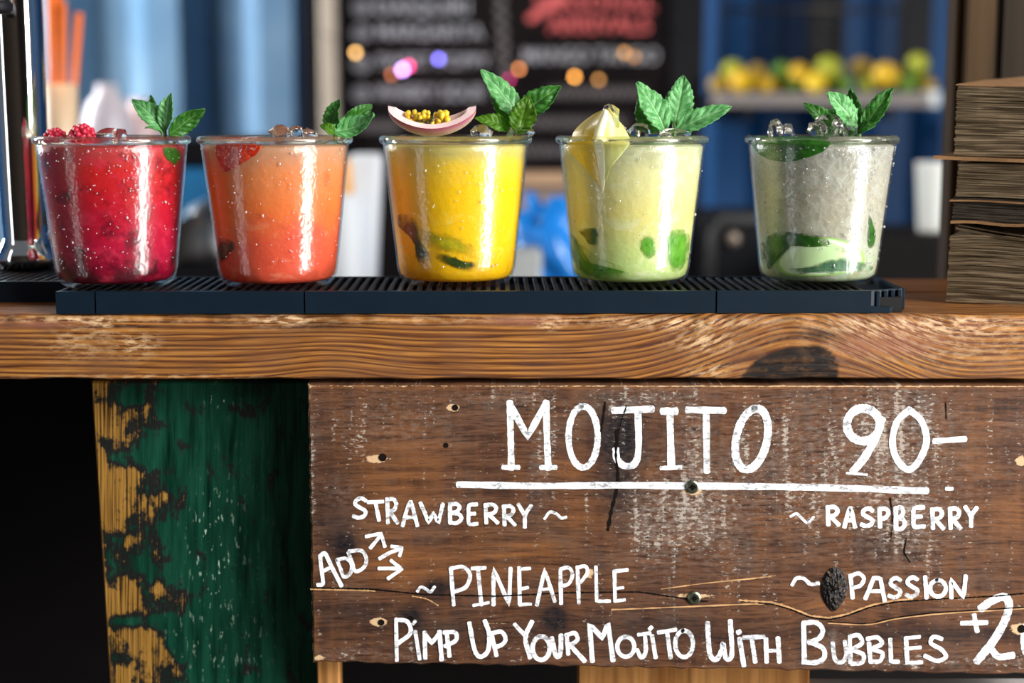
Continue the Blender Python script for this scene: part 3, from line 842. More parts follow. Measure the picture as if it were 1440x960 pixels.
lett(word([([(557, 872), (558, 928)], 6.5), ([(557, 871), (573, 874), (577, 890), (560, 904)], 7), ([(584, 888), (590, 926)], 6.5), ([(581, 877), (584, 873)], 5),
           ([(597, 889), (598, 925)], 7), ([(597, 890), (607, 904), (618, 890)], 7, False), ([(618, 888), (621, 927)], 7.5), ([(628, 888), (632, 922)], 7), ([(625, 889), (640, 889), (641, 900), (626, 908)], 7),
           ([(660, 876), (667, 912), (675, 923), (686, 915), (688, 892), (682, 873)], 7.5), ([(691, 890), (698, 921)], 7), ([(692, 890), (705, 888), (711, 898), (706, 906), (695, 910)], 7),
           ([(724, 878), (740, 895)], 7), ([(748, 874), (739, 896), (745, 924)], 7.5), (ell(761, 911, 12, 16.5), 7.5), ([(776, 897), (782, 922), (788, 918), (789, 893)], 7.5),
           ([(797, 893), (799, 919)], 7), ([(796, 893), (808, 890), (812, 899), (801, 908)], 7), ([(801, 906), (822, 929)], 7.5)]), 'white painted words PIMP UP YOUR')
lett(word([([(833, 929), (829, 877), (847, 897), (855, 876), (862, 928)], 8, False), (ell(880, 909, 12, 14), 7), ([(898, 892), (914, 890)], 6), ([(907, 892), (908, 916), (902, 924), (896, 914)], 7),
           ([(917, 894), (922, 924)], 7), ([(914, 884), (916, 882)], 7), ([(926, 889), (950, 885)], 6.5), ([(938, 888), (943, 924)], 7), (ell(962, 905, 12.5, 18.5), 7),
           ([(995, 876), (998, 918), (1007, 927), (1015, 914), (1017, 905), (1021, 925), (1029, 920), (1027, 873)], 8), ([(1040, 898), (1046, 935)], 8), ([(1038, 889), (1040, 888)], 8),
           ([(1046, 896), (1074, 895)], 7), ([(1057, 897), (1062, 930)], 7.5), ([(1077, 898), (1078, 930)], 7.5), ([(1094, 897), (1096, 930)], 7.5), ([(1078, 915), (1095, 914)], 6)]), 'white painted words MOJITO WITH')
lett(word([([(1130, 877), (1131, 930)], 8), ([(1130, 876), (1147, 875), (1157, 885), (1152, 897), (1138, 903)], 8), ([(1140, 903), (1157, 911), (1159, 924), (1148, 931), (1130, 931)], 8),
           ([(1171, 904), (1174, 926), (1183, 931), (1190, 921), (1188, 902)], 7), ([(1195, 899), (1196, 931)], 7), ([(1195, 895), (1207, 893), (1212, 904), (1200, 913), (1214, 920), (1212, 931), (1198, 933)], 7),
           ([(1222, 904), (1224, 930)], 7), ([(1220, 898), (1234, 896), (1240, 905), (1227, 912), (1241, 918), (1237, 929), (1224, 930)], 7), ([(1252, 899), (1253, 930), (1263, 930)], 7, False),
           ([(1274, 897), (1276, 932)], 7), ([(1274, 897), (1293, 895)], 6), ([(1273, 912), (1294, 910)], 6), ([(1276, 932), (1296, 931)], 6), ([(1324, 898), (1313, 895), (1309, 904), (1324, 913), (1330, 923), (1318, 929), (1301, 922)], 7)]), 'white painted word BUBBLES')
lett(word([([(1353, 876), (1387, 875)], 8), ([(1370, 865), (1374, 887)], 8), ([(1380, 855), (1394, 845), (1412, 839), (1419, 851), (1411, 877), (1394, 905), (1374, 929)], 13), ([(1376, 927), (1390, 910), (1404, 923), (1424, 921)], 11),
           (ell(1462, 893, 22, 36, 4), 11)]), 'white painted price +20')

# cracks, splits, knot and screws of the sign
def cs(kind, pts_, w_, Y, smooth=True, jit=0.5):
    m_ = MB(); stroke(m_, pts_, w_, Y, smooth, jit)
    obj('crack' if kind == 'c' else 'split_edge', m_, M['crack' if kind == 'c' else 'lip'], sign, smooth=False)



xs_ = list(range(437, 1486, 9))
for seg in ((437, 1000), (1060, 1486)):
    pp = [(x_, crack_y(x_)) for x_ in xs_ if seg[0] <= x_ <= seg[1]]
    cs('c', pp, 2.4, SIGN_Y, False, 0.4)
pp = [(x_, crack_y(x_) - 2.4) for x_ in xs_ if 1040 <= x_ <= 1290]; cs('l', pp, 2.6, SIGN_Y + 0.0001, False, 0.5)
pp = [(x_, crack_y(x_) + 2.2) for x_ in xs_ if 437 <= x_ <= 530]; cs('l', pp, 2.4, SIGN_Y + 0.0001, False, 0.5)
for q in ([(1165, 874), (1220, 876), (1260, 868), (1320, 861), (1400, 856), (1480, 851)],):
    cs('c', q, 1.8, SIGN_Y, True, 0.5); cs('l', [(a_, b_ + 2) for a_, b_ in q], 1.8, SIGN_Y + 0.0001, True, 0.5)
cs('l', [(860, 857), (960, 853), (1060, 849), (1100, 849)], 2.0, SIGN_Y + 0.0001, True, 0.6)
cs('l', [(580, 838), (600, 842), (616, 851)], 2.0, SIGN_Y + 0.0001, True, 0.6)
cs('l', [(930, 828), (990, 820), (1060, 813), (1090, 809)], 1.8, SIGN_Y + 0.0001, True, 0.7)
cs('c', [(851, 566), (848, 590), (845, 606)], 3.0, SIGN_Y, True, 0.5)
cs('c', [(868, 605), (866, 640), (869, 665), (867, 690), (860, 718), (855, 745)], 4.2, SIGN_Y, True, 0.6)
cs('c', [(881, 570), (872, 600), (868, 625)], 1.8, SIGN_Y, True, 0.6)
for q in ([(1330, 566), (1331, 590)], [(1275, 756), (1272, 776), (1280, 790)], [(1252, 700), (1255, 730), (1253, 760)]): cs('c', q, 1.6, SIGN_Y, True, 0.6)
# knot hole: raised dark resinous lump
kb = MB(); c0 = P(1172, 829, SIGN_Y)
out = [(1172, 796), (1183, 801), (1190, 815), (1192, 830), (1186, 845), (1172, 860), (1160, 848), (1154, 832), (1156, 815), (1164, 802)]
nr = 5; vv = []
for r_ in range(nr + 1):
    k_ = 1 - r_ / nr
    for a_ in catmull(out + [out[0]], 3)[:-1]:
        q = P(1172 + (a_.x - 1172) * k_, 829 + (a_.y - 829) * k_, SIGN_Y - 0.0002 - 0.0016 * (1 - k_ ** 2) - random.uniform(0, 0.0011) * (r_ > 0)); vv.append(q)
nn_ = len(vv) // (nr + 1)
kb.add(vv, [(r_ * nn_ + i, r_ * nn_ + (i + 1) % nn_, (r_ + 1) * nn_ + (i + 1) % nn_, (r_ + 1) * nn_ + i) for r_ in range(nr) for i in range(nn_)])
tk = NT('knot_resin'); n_ = tk.noise(tk.obj(), 420, 4)
M['knot'] = tk.done(tk.pbr(tk.ramp(n_, [(0.50, (0.004, 0.003, 0.003)), (0.64, (0.02, 0.010, 0.005)), (0.74, (0.25, 0.16, 0.08))]), 0.25, 0, 0.35, tk.bump(n_, 0.9, 0.002)))
obj('knot', kb, M['knot'], sign, smooth=False)


def screw(px, py, r=0.0040):
    c = P(px, py, SIGN_Y); m_ = MB()
    prof_ = [(0.0, 0.0009), (r * 0.30, 0.0009), (r * 0.36, 0.0016), (r * 0.72, 0.0016), (r * 0.96, 0.0010), (r, -0.0004)]
    m_.lathe(prof_, 20)
    m_.v = [(c.x + p[0], SIGN_Y - p[2], c.z + p[1]) for p in m_.v]
    s_ = obj('screw', m_, M['screw'], sign, angle=30)
    x_ = MB(); x_.box(c.x - r * .5, c.x + r * .5, SIGN_Y - 0.00172, SIGN_Y - 0.0010, c.z - r * .1, c.z + r * .1); x_.box(c.x - r * .1, c.x + r * .1, SIGN_Y - 0.00175, SIGN_Y - 0.0010, c.z - r * .5, c.z + r * .5)
    obj('screw_slot', x_, M['crack'], s_, smooth=False)


screw(973.5, 684); screw(976, 840)


def nailhole(px, py, r):
    c = P(px, py, SIGN_Y); m_ = MB(); m_.lathe([(0.0, 0.0002), (r * .8, 0.00025), (r, 0.0003), (r * 1.12, -0.0002)], 14)
    m_.v = [(c.x + p[0], SIGN_Y - p[2], c.z + p[1] * 1.0) for p in m_.v]
    obj('nail_hole', m_, M['crack'], sign, smooth=False)


for q in ((538, 643, .0022), (640, 573, .0017), (627, 626, .0014), (536, 875, .0018), (1437, 884, .0024), (578, 869, .0014)): nailhole(*q)

# ------------------------------------------------------------------ bar mats
MAT_H = 0.0125


def bar_mat(name, label, A, B, depth, cuts, fins, group):
    """A, B: front left / front right foot points on the counter"""
    A = Vector(A); B = Vector(B); L = (B - A).length; ang = math.atan2(B.y - A.y, B.x - A.x)
    r_ = thing(name, label, 'bar mat', (A.x, A.y, 0.0), group, ang)
    m_ = MB(); m_.box(0.004, L - 0.004, 0.003, depth - 0.002, 0, 0.0085); obj('tray', m_, M['rib'], r_, smooth=False, local=True)
    edges = [0] + cuts + [L - (0.022 if fins else 0)]
    for i in range(len(edges) - 1):
        s_ = MB()
        x0, x1 = edges[i] + 0.0005, edges[i + 1] - 0.0005
        s_.box(x0, x1, 0, 0.0042, 0, MAT_H)
        obj('front_edge', s_, M['rubber'], r_, smooth=False, local=True)
    obj('back_edge', MB().box(0, L, depth - 0.004, depth, 0, MAT_H, 0.0009), M['rubber'], r_, smooth=False, local=True)
    obj('end_edge', MB().box(0, 0.004, 0.0035, depth - 0.0035, 0, MAT_H, 0.0009), M['rubber'], r_, smooth=False, local=True)
    if fins:
        s_ = MB()   # bevelled corner that turns towards the cut end
        s_.add([(L - 0.0226, 0, 0), (L - 0.0226, 0.0042, 0), (L - 0.004, 0.016, 0), (L - 0.002, 0.0125, 0), (L - 0.0226, 0, MAT_H), (L - 0.0226, 0.0042, MAT_H), (L - 0.004, 0.016, MAT_H), (L - 0.002, 0.0125, MAT_H)],
               [(0, 3, 7, 4), (1, 5, 6, 2), (4, 7, 6, 5), (0, 1, 2, 3), (0, 4, 5, 1), (3, 2, 6, 7)])
        s_.add([(L - 0.0226, 0, 0), (L - 0.012, 0, 0), (L - 0.002, 0.0125, 0), (L - 0.0226, 0, 0.004), (L - 0.012, 0, 0.003), (L - 0.002, 0.0125, 0.003)], [(0, 1, 4, 3), (1, 2, 5, 4), (3, 4, 5)])
        obj('corner_edge', s_, M['rubber'], r_, smooth=False, local=True)
        fm = MB(); fm.box(-0.0011, 0.0011, 0, 0.010, 0.001, MAT_H - 0.0004, 0.0004)
        o0 = None
        for k_ in range(4):
            if o0 is None: o0 = obj('end_fin', fm, M['rubber'], r_, smooth=False, local=True); f_ = o0
            else: f_ = o0.copy(); COL.objects.link(f_); f_.parent = r_
            f_.location = (L - 0.0185 + k_ * 0.0047, 0.0005 + k_ * 0.0026, 0)
        obj('end_edge', MB().box(L - 0.004, L, 0.0125, depth - 0.0035, 0, MAT_H, 0.0009), M['rubber'], r_, smooth=False, local=True)
    else:
        obj('end_edge', MB().box(L - 0.004, L, 0.0035, depth - 0.0035, 0, MAT_H, 0.0009), M['rubber'], r_, smooth=False, local=True)
    rb = MB(); rb.box(-0.0014, 0.0014, 0.0043, depth - 0.0042, 0.0083, MAT_H - 0.0002, 0.0005); o0 = None
    x_ = 0.008
    while x_ < L - (0.024 if fins else 0.006):
        if o0 is None: o0 = obj('rib', rb, M['rib'], r_, smooth=False, local=True); q_ = o0
        else: q_ = o0.copy(); COL.objects.link(q_); q_.parent = r_
        q_.location = (x_, 0, 0); x_ += 0.0056
    return r_


A1 = PZ(78, 441, 0.0); B1 = PZ(1266, 432.5, 0.0)
B1.y = A1.y + 0.004
Lm = (B1 - A1).length
bar_mat('bar_mat', 'long black ribbed rubber bar mat carrying the five cocktails', A1, B1, 0.082, [0.0225, 0.140, 0.372], True, None)
A2 = PZ(-190, 425, 0.0); B2 = Vector((A1.x - 0.001, A2.y, 0))
bar_mat('bar_mat', 'short black ribbed rubber mat under the chrome tap column', A2, B2, 0.13, [], False, None)

# ------------------------------------------------------------------ leaves
def leaf(name, base, tip, width, nrm, mat, parent, curl=0.12, fold=0.35, serr=0.15, point=0.80, thick=0.00035, twist=0.0):
    b = Vector(base); t = Vector(tip); ax = t - b; L = ax.length; d = ax.normalized()
    side = d.cross(Vector(nrm)).normalized(); n2 = side.cross(d).normalized()
    NL, NQ = 40, 6; m_ = MB(); uv = []
    for i in range(NL + 1):
        s_ = i / NL
        hw = width / 2 * (math.sin(PI * s_ ** point) ** 0.75 if 0 < s_ < 1 else 0.02)
        hw *= 1 + serr * ((s_ * 8) % 1 - 0.5) + 0.10 * mnoise.noise(Vector((s_ * 5, b.x * 900, 1.0)))
        tw = twist * s_; sd = side * math.cos(tw) + n2 * math.sin(tw); nd = n2 * math.cos(tw) - side * math.sin(tw)
        for j in range(-NQ, NQ + 1):
            q = j / NQ
            p = b + ax * s_ + sd * hw * q + nd * (curl * L * math.sin(PI * s_) + fold * hw * abs(q) ** 1.3 + 0.035 * hw * math.sin(s_ * 30 + (1 if q > 0 else 0)) * abs(q)
                                                 - 0.035 * width * (math.cos(2 * PI * (s_ * 7 - abs(q) * 1.7))) * math.sin(PI * abs(q)) + 0.16 * width * mnoise.noise(Vector((s_ * 4.0, q * 2.2, b.x * 700 + tip[0] * 300))) * min(1, abs(q) * 2 + .2))
            m_.v.append(p); uv.append((s_, q * 0.5 + 0.5))
    w_ = 2 * NQ + 1
    m_.f = [(i * w_ + j, i * w_ + j + 1, (i + 1) * w_ + j + 1, (i + 1) * w_ + j) for i in range(NL) for j in range(w_ - 1)]
    o = obj(name, m_, mat, parent)
    ul = o.data.uv_layers.new(name='UVMap')
    vi = np.zeros(len(o.data.loops), dtype=np.int32); o.data.loops.foreach_get('vertex_index', vi)
    ul.data.foreach_set('uv', np.array(uv)[vi].ravel())
    md = o.modifiers.new('thickness', 'SOLIDIFY'); md.thickness = thick; md.offset = 0
    return o


# ------------------------------------------------------------------ cocktail glasses
RIM_R = 0.0446; GH = 0.0830


ZT = 0.0818


def r_in(z): return 0.0342 + (z - 0.009) * (0.0421 - 0.0342) / (ZT - 0.009)


G_OUT = [(0.0, 0.0018), (0.022, 0.0016), (0.0245, 0.0002), (0.0275, 0.0), (0.0305, 0.0010), (0.0328, 0.0032), (0.0342, 0.0065), (0.0349, 0.0100)]
G_OUT += [(0.0349 + (0.0427 - 0.0349) * k_ / 8, 0.010 + (ZT - 0.010) * k_ / 8) for k_ in range(1, 9)]
G_IN = [(0.0421, ZT + 0.0005)] + [(r_in(z_), z_) for z_ in (0.07, 0.06, 0.05, 0.04, 0.03, 0.02, 0.013, 0.009)] + [(0.0330, 0.0055), (0.0303, 0.0034), (0.020, 0.0026), (0.0, 0.0026)]


class Glass: pass


def cocktail(pxc, pyb, label, liq, ndrop, dropbias=0.0):
    g = Glass()
    front = PZ(pxc, pyb, MAT_H)
    g.cx = front.x * (front.y + 0.030 - CAM.y) / (front.y - CAM.y); g.cy = front.y + 0.0290; g.cz = MAT_H - 0.0001
    r_ = thing('cocktail', label, 'cocktail', (g.cx, g.cy, g.cz), 'five cocktails in a row'); g.root = r_
    m_ = MB(); m_.lathe(G_OUT + G_IN, 72)
    body = obj('tumbler', m_, M['glass'], r_, local=True, angle=60)
    m_ = MB(); rp = []
    for k_ in range(16):
        a_ = 2 * PI * k_ / 16
        rp.append((0.0424 + 0.0024 * math.cos(a_) * (1.0 if math.cos(a_) > 0 else 0.75), ZT + 0.0021 + 0.0024 * math.sin(a_)))
    m_.lathe(rp, 96, closed=True)
    obj('rim', m_, M['rim'], body, local=True)
    # the drink itself, filled up to the rim
    prof_ = [(0.0, 0.0027), (0.018, 0.0027), (0.0298, 0.0036), (0.0326, 0.0057), (r_in(0.0095) - 0.0006, 0.0098)]
    prof_ += [(r_in(z_) - 0.0006, z_) for z_ in np.linspace(0.012, 0.0800, 22)]
    prof_ += [(0.0394, 0.0815)]
    nb = len(prof_)
    for k_ in range(1, 10): prof_.append((0.0394 * (1 - k_ / 9.0), 0.0820 + 0.0010 * math.sin(k_ / 9 * PI / 2)))
    m_ = MB(); m_.lathe(prof_, 72)
    for i_ in range(nb * 72, len(m_.v) - 72):
        p = m_.v[i_]; m_.v[i_] = (p[0], p[1], p[2] + 0.0012 * math.sin(p[0] * 420 + pxc) * math.sin(p[1] * 390 + 1) + random.uniform(-.0003, .0003))
    g.liq = obj('drink', m_, liq, r_, local=True)
    # condensation
    m_ = MB(); st = random.getstate(); random.seed(int(pxc))
    for k_ in range(ndrop):
        a_ = -PI / 2 + random.uniform(-1.35, 1.45) if random.random() > dropbias else -PI / 2 + random.gauss(0.45, 0.35)
        z_ = 0.0800 - 0.068 * random.random() ** (1.0 + dropbias * 1.2)
        ro = 0.0349 + (0.0427 - 0.0349) * (z_ - 0.010) / (ZT - 0.010)
        s_ = random.uniform(0.00016, 0.00040) * (1.7 if random.random() < 0.15 else 1)
        m_.sphere((ro * math.cos(a_), ro * math.sin(a_), z_), s_, 6, 4, (1, 1, random.uniform(1.0, 1.5)))
    random.setstate(st)
    dr = obj('condensation', m_, M['drop'], r_, local=True); dr['kind'] = 'stuff'
    return g


def on_wall(g, px, py, off=0.0):
    """point where the sight line through a pixel meets the inside of the glass wall"""
    d = ray(px, py); Y = g.cy - 0.036
    for _ in range(14):
        p = CAM + d * ((Y - CAM.y) / d.y)
        r_ = r_in(min(max(p.z - g.cz, 0.006), 0.084)) - 0.0001 - off
        dx = p.x - g.cx
        Y = g.cy - math.sqrt(max(r_ * r_ - dx * dx, (0.12 * r_) ** 2))
    return CAM + d * ((Y - CAM.y) / d.y)


def wall_piece(name, g, outline, mat, parent=None, thick=0.0012, rings=5, label=None, cat=None, smoothn=4, ragged=0.0, inner=None, group=None, off=0.0):
    """piece of leaf or fruit pressed against the inside of the glass, with its own thickness"""
    c = catmull([(a_[0], a_[1]) for a_ in outline] + [outline[0]], smoothn)[:-1]
    cx = sum(p.x for p in c) / len(c); cy = sum(p.y for p in c) / len(c)
    m_ = MB(); n = len(c); rad = []
    for r_ in range(rings):
        k_ = 1 - r_ / rings
        for p in c:
            jx = random.uniform(-ragged, ragged) if r_ == 0 else 0; jy = random.uniform(-ragged, ragged) if r_ == 0 else 0
            q = on_wall(g, cx + (p.x - cx) * k_ + jx, cy + (p.y - cy) * k_ + jy, off); 
            if r_ == 0:
                ctr = Vector((g.cx, g.cy, q.z)); q = q + (ctr - q).normalized() * 0.0002
            m_.v.append(q); rad.append(k_)
    m_.v.append(on_wall(g, cx, cy, off)); rad.append(0); top = len(m_.v) - 1
    m_.f = [(r_ * n + i, r_ * n + (i + 1) % n, (r_ + 1) * n + (i + 1) % n, (r_ + 1) * n + i) for r_ in range(rings - 1) for i in range(n)]
    m_.f += [((rings - 1) * n + i, (rings - 1) * n + (i + 1) % n, top) for i in range(n)]
    b = len(m_.v)
    for i in range(n):
        q = Vector(m_.v[i]); ctr = Vector((g.cx, g.cy, q.z)); m_.v.append(q + (ctr - q).normalized() * thick); rad.append(1)
    q = Vector(m_.v[top]); ctr = Vector((g.cx, g.cy, q.z)); m_.v.append(q + (ctr - q).normalized() * thick); rad.append(0)
    m_.f += [((i + 1) % n, i, b + i, b + (i + 1) % n) for i in range(n)] + [(b + (i + 1) % n, b + i, b + n) for i in range(n)]
    o = obj(name, m_, mat, parent, angle=60)
    attr(o, 'rad', rad)
    if label: tag(o, label, cat, group)
    return o


L1 = liquid('raspberry_drink', [(0.0, (0.16, 0.001, 0.012)), (0.3, (0.46, 0.006, 0.045)), (0.6, (0.54, 0.010, 0.026)), (0.82, (0.60, 0.018, 0.020)), (1.0, (0.50, 0.06, 0.06))],
            (0.045, 0.001, 0.006), (0.52, 0.72), (0.66, 0.035, 0.085), (0.50, 0.72), 85.0)
L2 = liquid('strawberry_drink', [(0.0, (0.70, 0.085, 0.045)), (0.38, (0.74, 0.11, 0.055)), (0.55, (0.80, 0.19, 0.05)), (0.8, (0.76, 0.25, 0.09)), (1.0, (0.55, 0.28, 0.17))],
            (0.42, 0.07, 0.03), (0.62, 0.80), (0.82, 0.32, 0.18), (0.56, 0.78), 60.0, left=(0.84, 0.19, 0.008))
L3 = liquid('passion_drink', [(0.0, (0.84, 0.44, 0.006)), (0.3, (0.94, 0.55, 0.008)), (0.72, (0.95, 0.58, 0.012)), (0.88, (0.84, 0.58, 0.06)), (1.0, (0.58, 0.48, 0.16))],
            (0.45, 0.24, 0.01), (0.64, 0.85), (0.90, 0.68, 0.10), (0.58, 0.8), 55.0)
L4 = liquid('pineapple_drink', [(0.0, (0.50, 0.66, 0.26)), (0.3, (0.66, 0.72, 0.28)), (0.5, (0.78, 0.68, 0.26)), (0.8, (0.74, 0.69, 0.36)), (1.0, (0.52, 0.51, 0.32))],
            (0.50, 0.55, 0.16), (0.66, 0.85), (0.86, 0.86, 0.62), (0.52, 0.75), 60.0)
L5 = liquid('mojito_drink', [(0.0, (0.36, 0.50, 0.28)), (0.2, (0.52, 0.60, 0.42)), (0.38, (0.50, 0.46, 0.36)), (0.65, (0.46, 0.41, 0.33)), (1.0, (0.42, 0.40, 0.36))],
            (0.46, 0.32, 0.16), (0.60, 0.85), (0.62, 0.61, 0.56), (0.52, 0.74), 75.0, facet=0.09)

g1 = cocktail(166, 408, 'deep red raspberry cocktail in a short glass tumbler beside the chrome column', L1, 240, 0.35)
g2 = cocktail(392, 407, 'orange pink strawberry cocktail with a strawberry slice behind the glass', L2, 170, 0.5)
g3 = cocktail(642, 404.5, 'bright yellow passion fruit cocktail topped with a fruit wedge', L3, 90, 0.6)
g4 = cocktail(886, 404.5, 'pale yellow green cocktail with a lemon wedge on its rim', L4, 90, 0.5)
g5 = cocktail(1149, 404, 'clear mojito full of crushed ice with a lime slice at its bottom', L5, 520, 0.75)

# --- pieces inside the drinks
gm = 'muddled mint leaves in the drinks'
wall_piece('mint_leaf', g1, [(228, 205), (248, 208), (256, 222), (246, 232), (232, 220)], M['leaf_wet'], None, 0.001, label='small dark mint leaf under the rim of the red cocktail', cat='leaf', group=gm)
wall_piece('mint_leaf', g2, [(307, 335), (325, 338), (330, 348), (318, 365), (308, 368), (304, 350)], M['leaf_wet_dark'], None, 0.001, label='dark bruised mint leaf low in the orange pink cocktail', cat='leaf', group=gm)
wall_piece('mint_leaf', g3, [(558, 303), (568, 301), (581, 306), (588, 322), (594, 342), (603, 356), (606, 368), (596, 378), (586, 366), (583, 345), (572, 330), (560, 318)], M['leaf_wet_dark'], None, 0.001, label='long dark mint leaf curving steeply down inside the yellow cocktail', cat='leaf', group=gm, ragged=1.2)
wall_piece('mint_leaf', g3, [(585, 318), (610, 326), (640, 330), (662, 342), (672, 362), (650, 360), (620, 352), (598, 345)], wet('faint_mint', (0.30, 0.26, 0.01), (0.55, 0.42, 0.01), 0.45), None, 0.0006, label='faint yellowish mint leaf sunk in the middle of the yellow cocktail', cat='leaf', group=gm, ragged=1.5, off=0.0001)
wall_piece('mint_leaf', g3, [(612, 354), (630, 358), (650, 366), (672, 370), (676, 378), (655, 382), (632, 374), (615, 366)], M['leaf_wet_dark'], None, 0.001, label='ragged dark mint leaf lying near the bottom of the yellow cocktail', cat='leaf', group=gm, ragged=1.5)
wall_piece('lime_peel', g4, [(806, 338), (820, 345), (842, 362), (880, 374), (886, 384), (850, 386), (826, 376), (812, 360)], wet('pale_lime_peel', (0.34, 0.48, 0.12), (0.52, 0.62, 0.22), 0.3), None, 0.0008, label='pale lime peel strip low in the pale green cocktail', cat='lime', off=0.0001)
wall_piece('mint_leaf', g4, [(803, 326), (806, 345), (818, 366), (838, 383), (884, 383), (868, 391), (832, 391), (812, 378), (802, 355)], M['leaf_wet_light'], None, 0.001, label='long crescent mint leaf along the bottom of the pale green cocktail', cat='leaf', group=gm, ragged=0.8)
wall_piece('mint_leaf', g4, [(813, 324), (826, 320), (838, 322), (840, 335), (838, 348), (826, 342)], M['leaf_wet'], None, 0.001, label='small folded mint leaf above the crescent leaf in the pale green cocktail', cat='leaf', group=gm, ragged=1.0)
wall_piece('mint_leaf', g4, [(899, 336), (910, 330), (921, 338), (922, 356), (912, 364), (900, 352)], M['leaf_wet_light'], None, 0.0008, label='faint round mint leaf sunk in the middle of the pale green cocktail', cat='leaf', group=gm, off=0.0002)
wall_piece('mint_leaf', g4, [(936, 330), (948, 322), (962, 323), (970, 334), (968, 360), (962, 378), (946, 382), (936, 365)], M['leaf_wet_light'], None, 0.001, label='large bright green mint leaf pressed to the glass of the pale green cocktail', cat='leaf', group=gm, ragged=1.0)
wall_piece('mint_leaf', g5, [(1068, 344), (1080, 330), (1100, 325), (1130, 327), (1152, 330), (1166, 338), (1167, 346), (1140, 347), (1118, 345), (1098, 350), (1088, 366), (1078, 380), (1070, 366)], M['leaf_wet'], None, 0.001, label='broad dark mint leaf above the lime slice in the clear mojito', cat='leaf', group=gm, ragged=1.2)
ls = NT('lime_slice_flesh'); rr = ls.attr('rad'); nn_ = ls.noise(ls.obj(), 160, 3)
M['lime_slice'] = ls.done(ls.pbr(ls.mix(ls.math('MULTIPLY', nn_, 0.25), ls.ramp(rr, [(0.0, (0.58, 0.70, 0.36)), (0.68, (0.62, 0.74, 0.42)), (0.78, (0.80, 0.84, 0.66)), (0.88, (0.74, 0.80, 0.55)), (0.95, (0.32, 0.52, 0.10))]), (0.50, 0.64, 0.36)), 0.3, 0, 0.4, Subsurface_Weight=0.2))
wall_piece('lime_slice', g5, [(1090, 372), (1096, 356), (1112, 346), (1140, 336), (1170, 334), (1198, 342), (1212, 352), (1216, 368), (1200, 382), (1150, 388), (1105, 386)], M['lime_slice'], None, 0.004, label='pale lime slice lying at the bottom of the clear mojito', cat='lime', off=0.0002)
wall_piece('mint_leaf', g5, [(1106, 378), (1130, 376), (1160, 366), (1185, 362), (1205, 366), (1226, 372), (1222, 382), (1190, 384), (1150, 384), (1120, 386)], M['leaf_wet_blue'], None, 0.0006, label='bluish bruised mint leaf lying across the lime slice', cat='leaf', group=gm, ragged=1.5)
wall_piece('mint_leaf', g5, [(1223, 302), (1228, 312), (1232, 330), (1230, 345), (1222, 348), (1221, 325)], M['leaf_wet'], None, 0.001, label='thin upright mint leaf standing against the glass of the clear mojito', cat='leaf', group=gm)
tr_ = NT('lime_rind'); n_ = tr_.noise(tr_.obj(), 330, 4)
M['rind'] = tr_.done(tr_.pbr(tr_.ramp(n_, [(0.3, (0.010, 0.07, 0.006)), (0.7, (0.035, 0.17, 0.010))]), 0.3, 0, 0.5, tr_.bump(n_, 0.4, 0.0008)))
lw_ = wall_piece('lime_wedge', g5, [(1054, 200), (1080, 198), (1120, 197), (1150, 198), (1167, 200), (1160, 211), (1140, 220), (1112, 227), (1085, 225), (1066, 216)], M['rind'], None, 0.011, label='dark green lime wedge pressed under the rim of the clear mojito', cat='lime', ragged=0.5)
ts = NT('strawberry_flesh'); rr = ts.attr('rad'); vv_ = ts.vor(ts.obj(), 420)['Distance']; n_ = ts.noise(ts.obj(), 120, 3)
c_ = ts.ramp(n_, [(0.3, (0.42, 0.012, 0.006)), (0.7, (0.74, 0.05, 0.010))])
c_ = ts.mix(ts.ramp(vv_, [(0.10, 0.8), (0.2, 0.0)]), c_, (0.85, 0.42, 0.12))
M['straw'] = ts.done(ts.pbr(c_, 0.25, 0, 0.5, ts.bump(vv_, 0.5, 0.0015), Subsurface_Weight=0.2))
stw = wall_piece('strawberry', g2, [(304, 203), (330, 201), (364, 203), (364, 212), (350, 224), (332, 234), (315, 242), (309, 232), (303, 218)], M['straw'], None, 0.010, label='red strawberry slice pressed under the rim of the orange pink cocktail', cat='strawberry', ragged=0.6)
tl_ = NT('lemon_flesh'); x_, y_, z_ = tl_.sep(tl_.obj()); n_ = tl_.noise(tl_.scale(tl_.obj(), (1, 1, 0.3)), 160, 3)
M['lemon_in'] = tl_.done(tl_.pbr(tl_.ramp(n_, [(0.3, (0.74, 0.62, 0.12)), (0.7, (0.88, 0.82, 0.40))]), 0.25, 0, 0.5, tl_.bump(n_, 0.4, 0.001), Subsurface_Weight=0.3))
M['lemon_skin'] = plain('lemon_rind', (0.78, 0.52, 0.010), 0.3, var=0.15, scale=200, bump=0.25)
M['pith'] = plain('lemon_pith', (0.86, 0.80, 0.50), 0.5, var=0.08)

lem = thing('lemon_wedge', 'yellow lemon wedge sticking out over the rim of the pale green cocktail', 'lemon', P(838, 190, g4.cy - 0.02))
wall_piece('lower_flesh', g4, [(797, 200), (834, 198), (838, 215), (842, 240), (845, 264), (832, 248), (815, 228), (800, 212)], M['lemon_skin'], lem, 0.006)
wall_piece('lower_pith', g4, [(833, 198), (848, 198), (851, 225), (851, 250), (846, 270), (841, 240), (837, 215)], M['pith'], lem, 0.006)
wall_piece('lower_flesh', g4, [(848, 199), (884, 199), (878, 212), (868, 224), (858, 236), (851, 252)], M['lemon_in'], lem, 0.006)
LL = [(803, 197), (807, 185), (818, 173), (834, 161), (846, 155)]; RR = [(834, 197), (836, 185), (840, 173), (845, 162), (849, 154)]
R2 = [(848, 197), (850, 185), (853, 173), (855, 162), (853, 154)]; QQ = [(886, 195), (881, 185), (874, 174), (864, 163), (856, 155)]


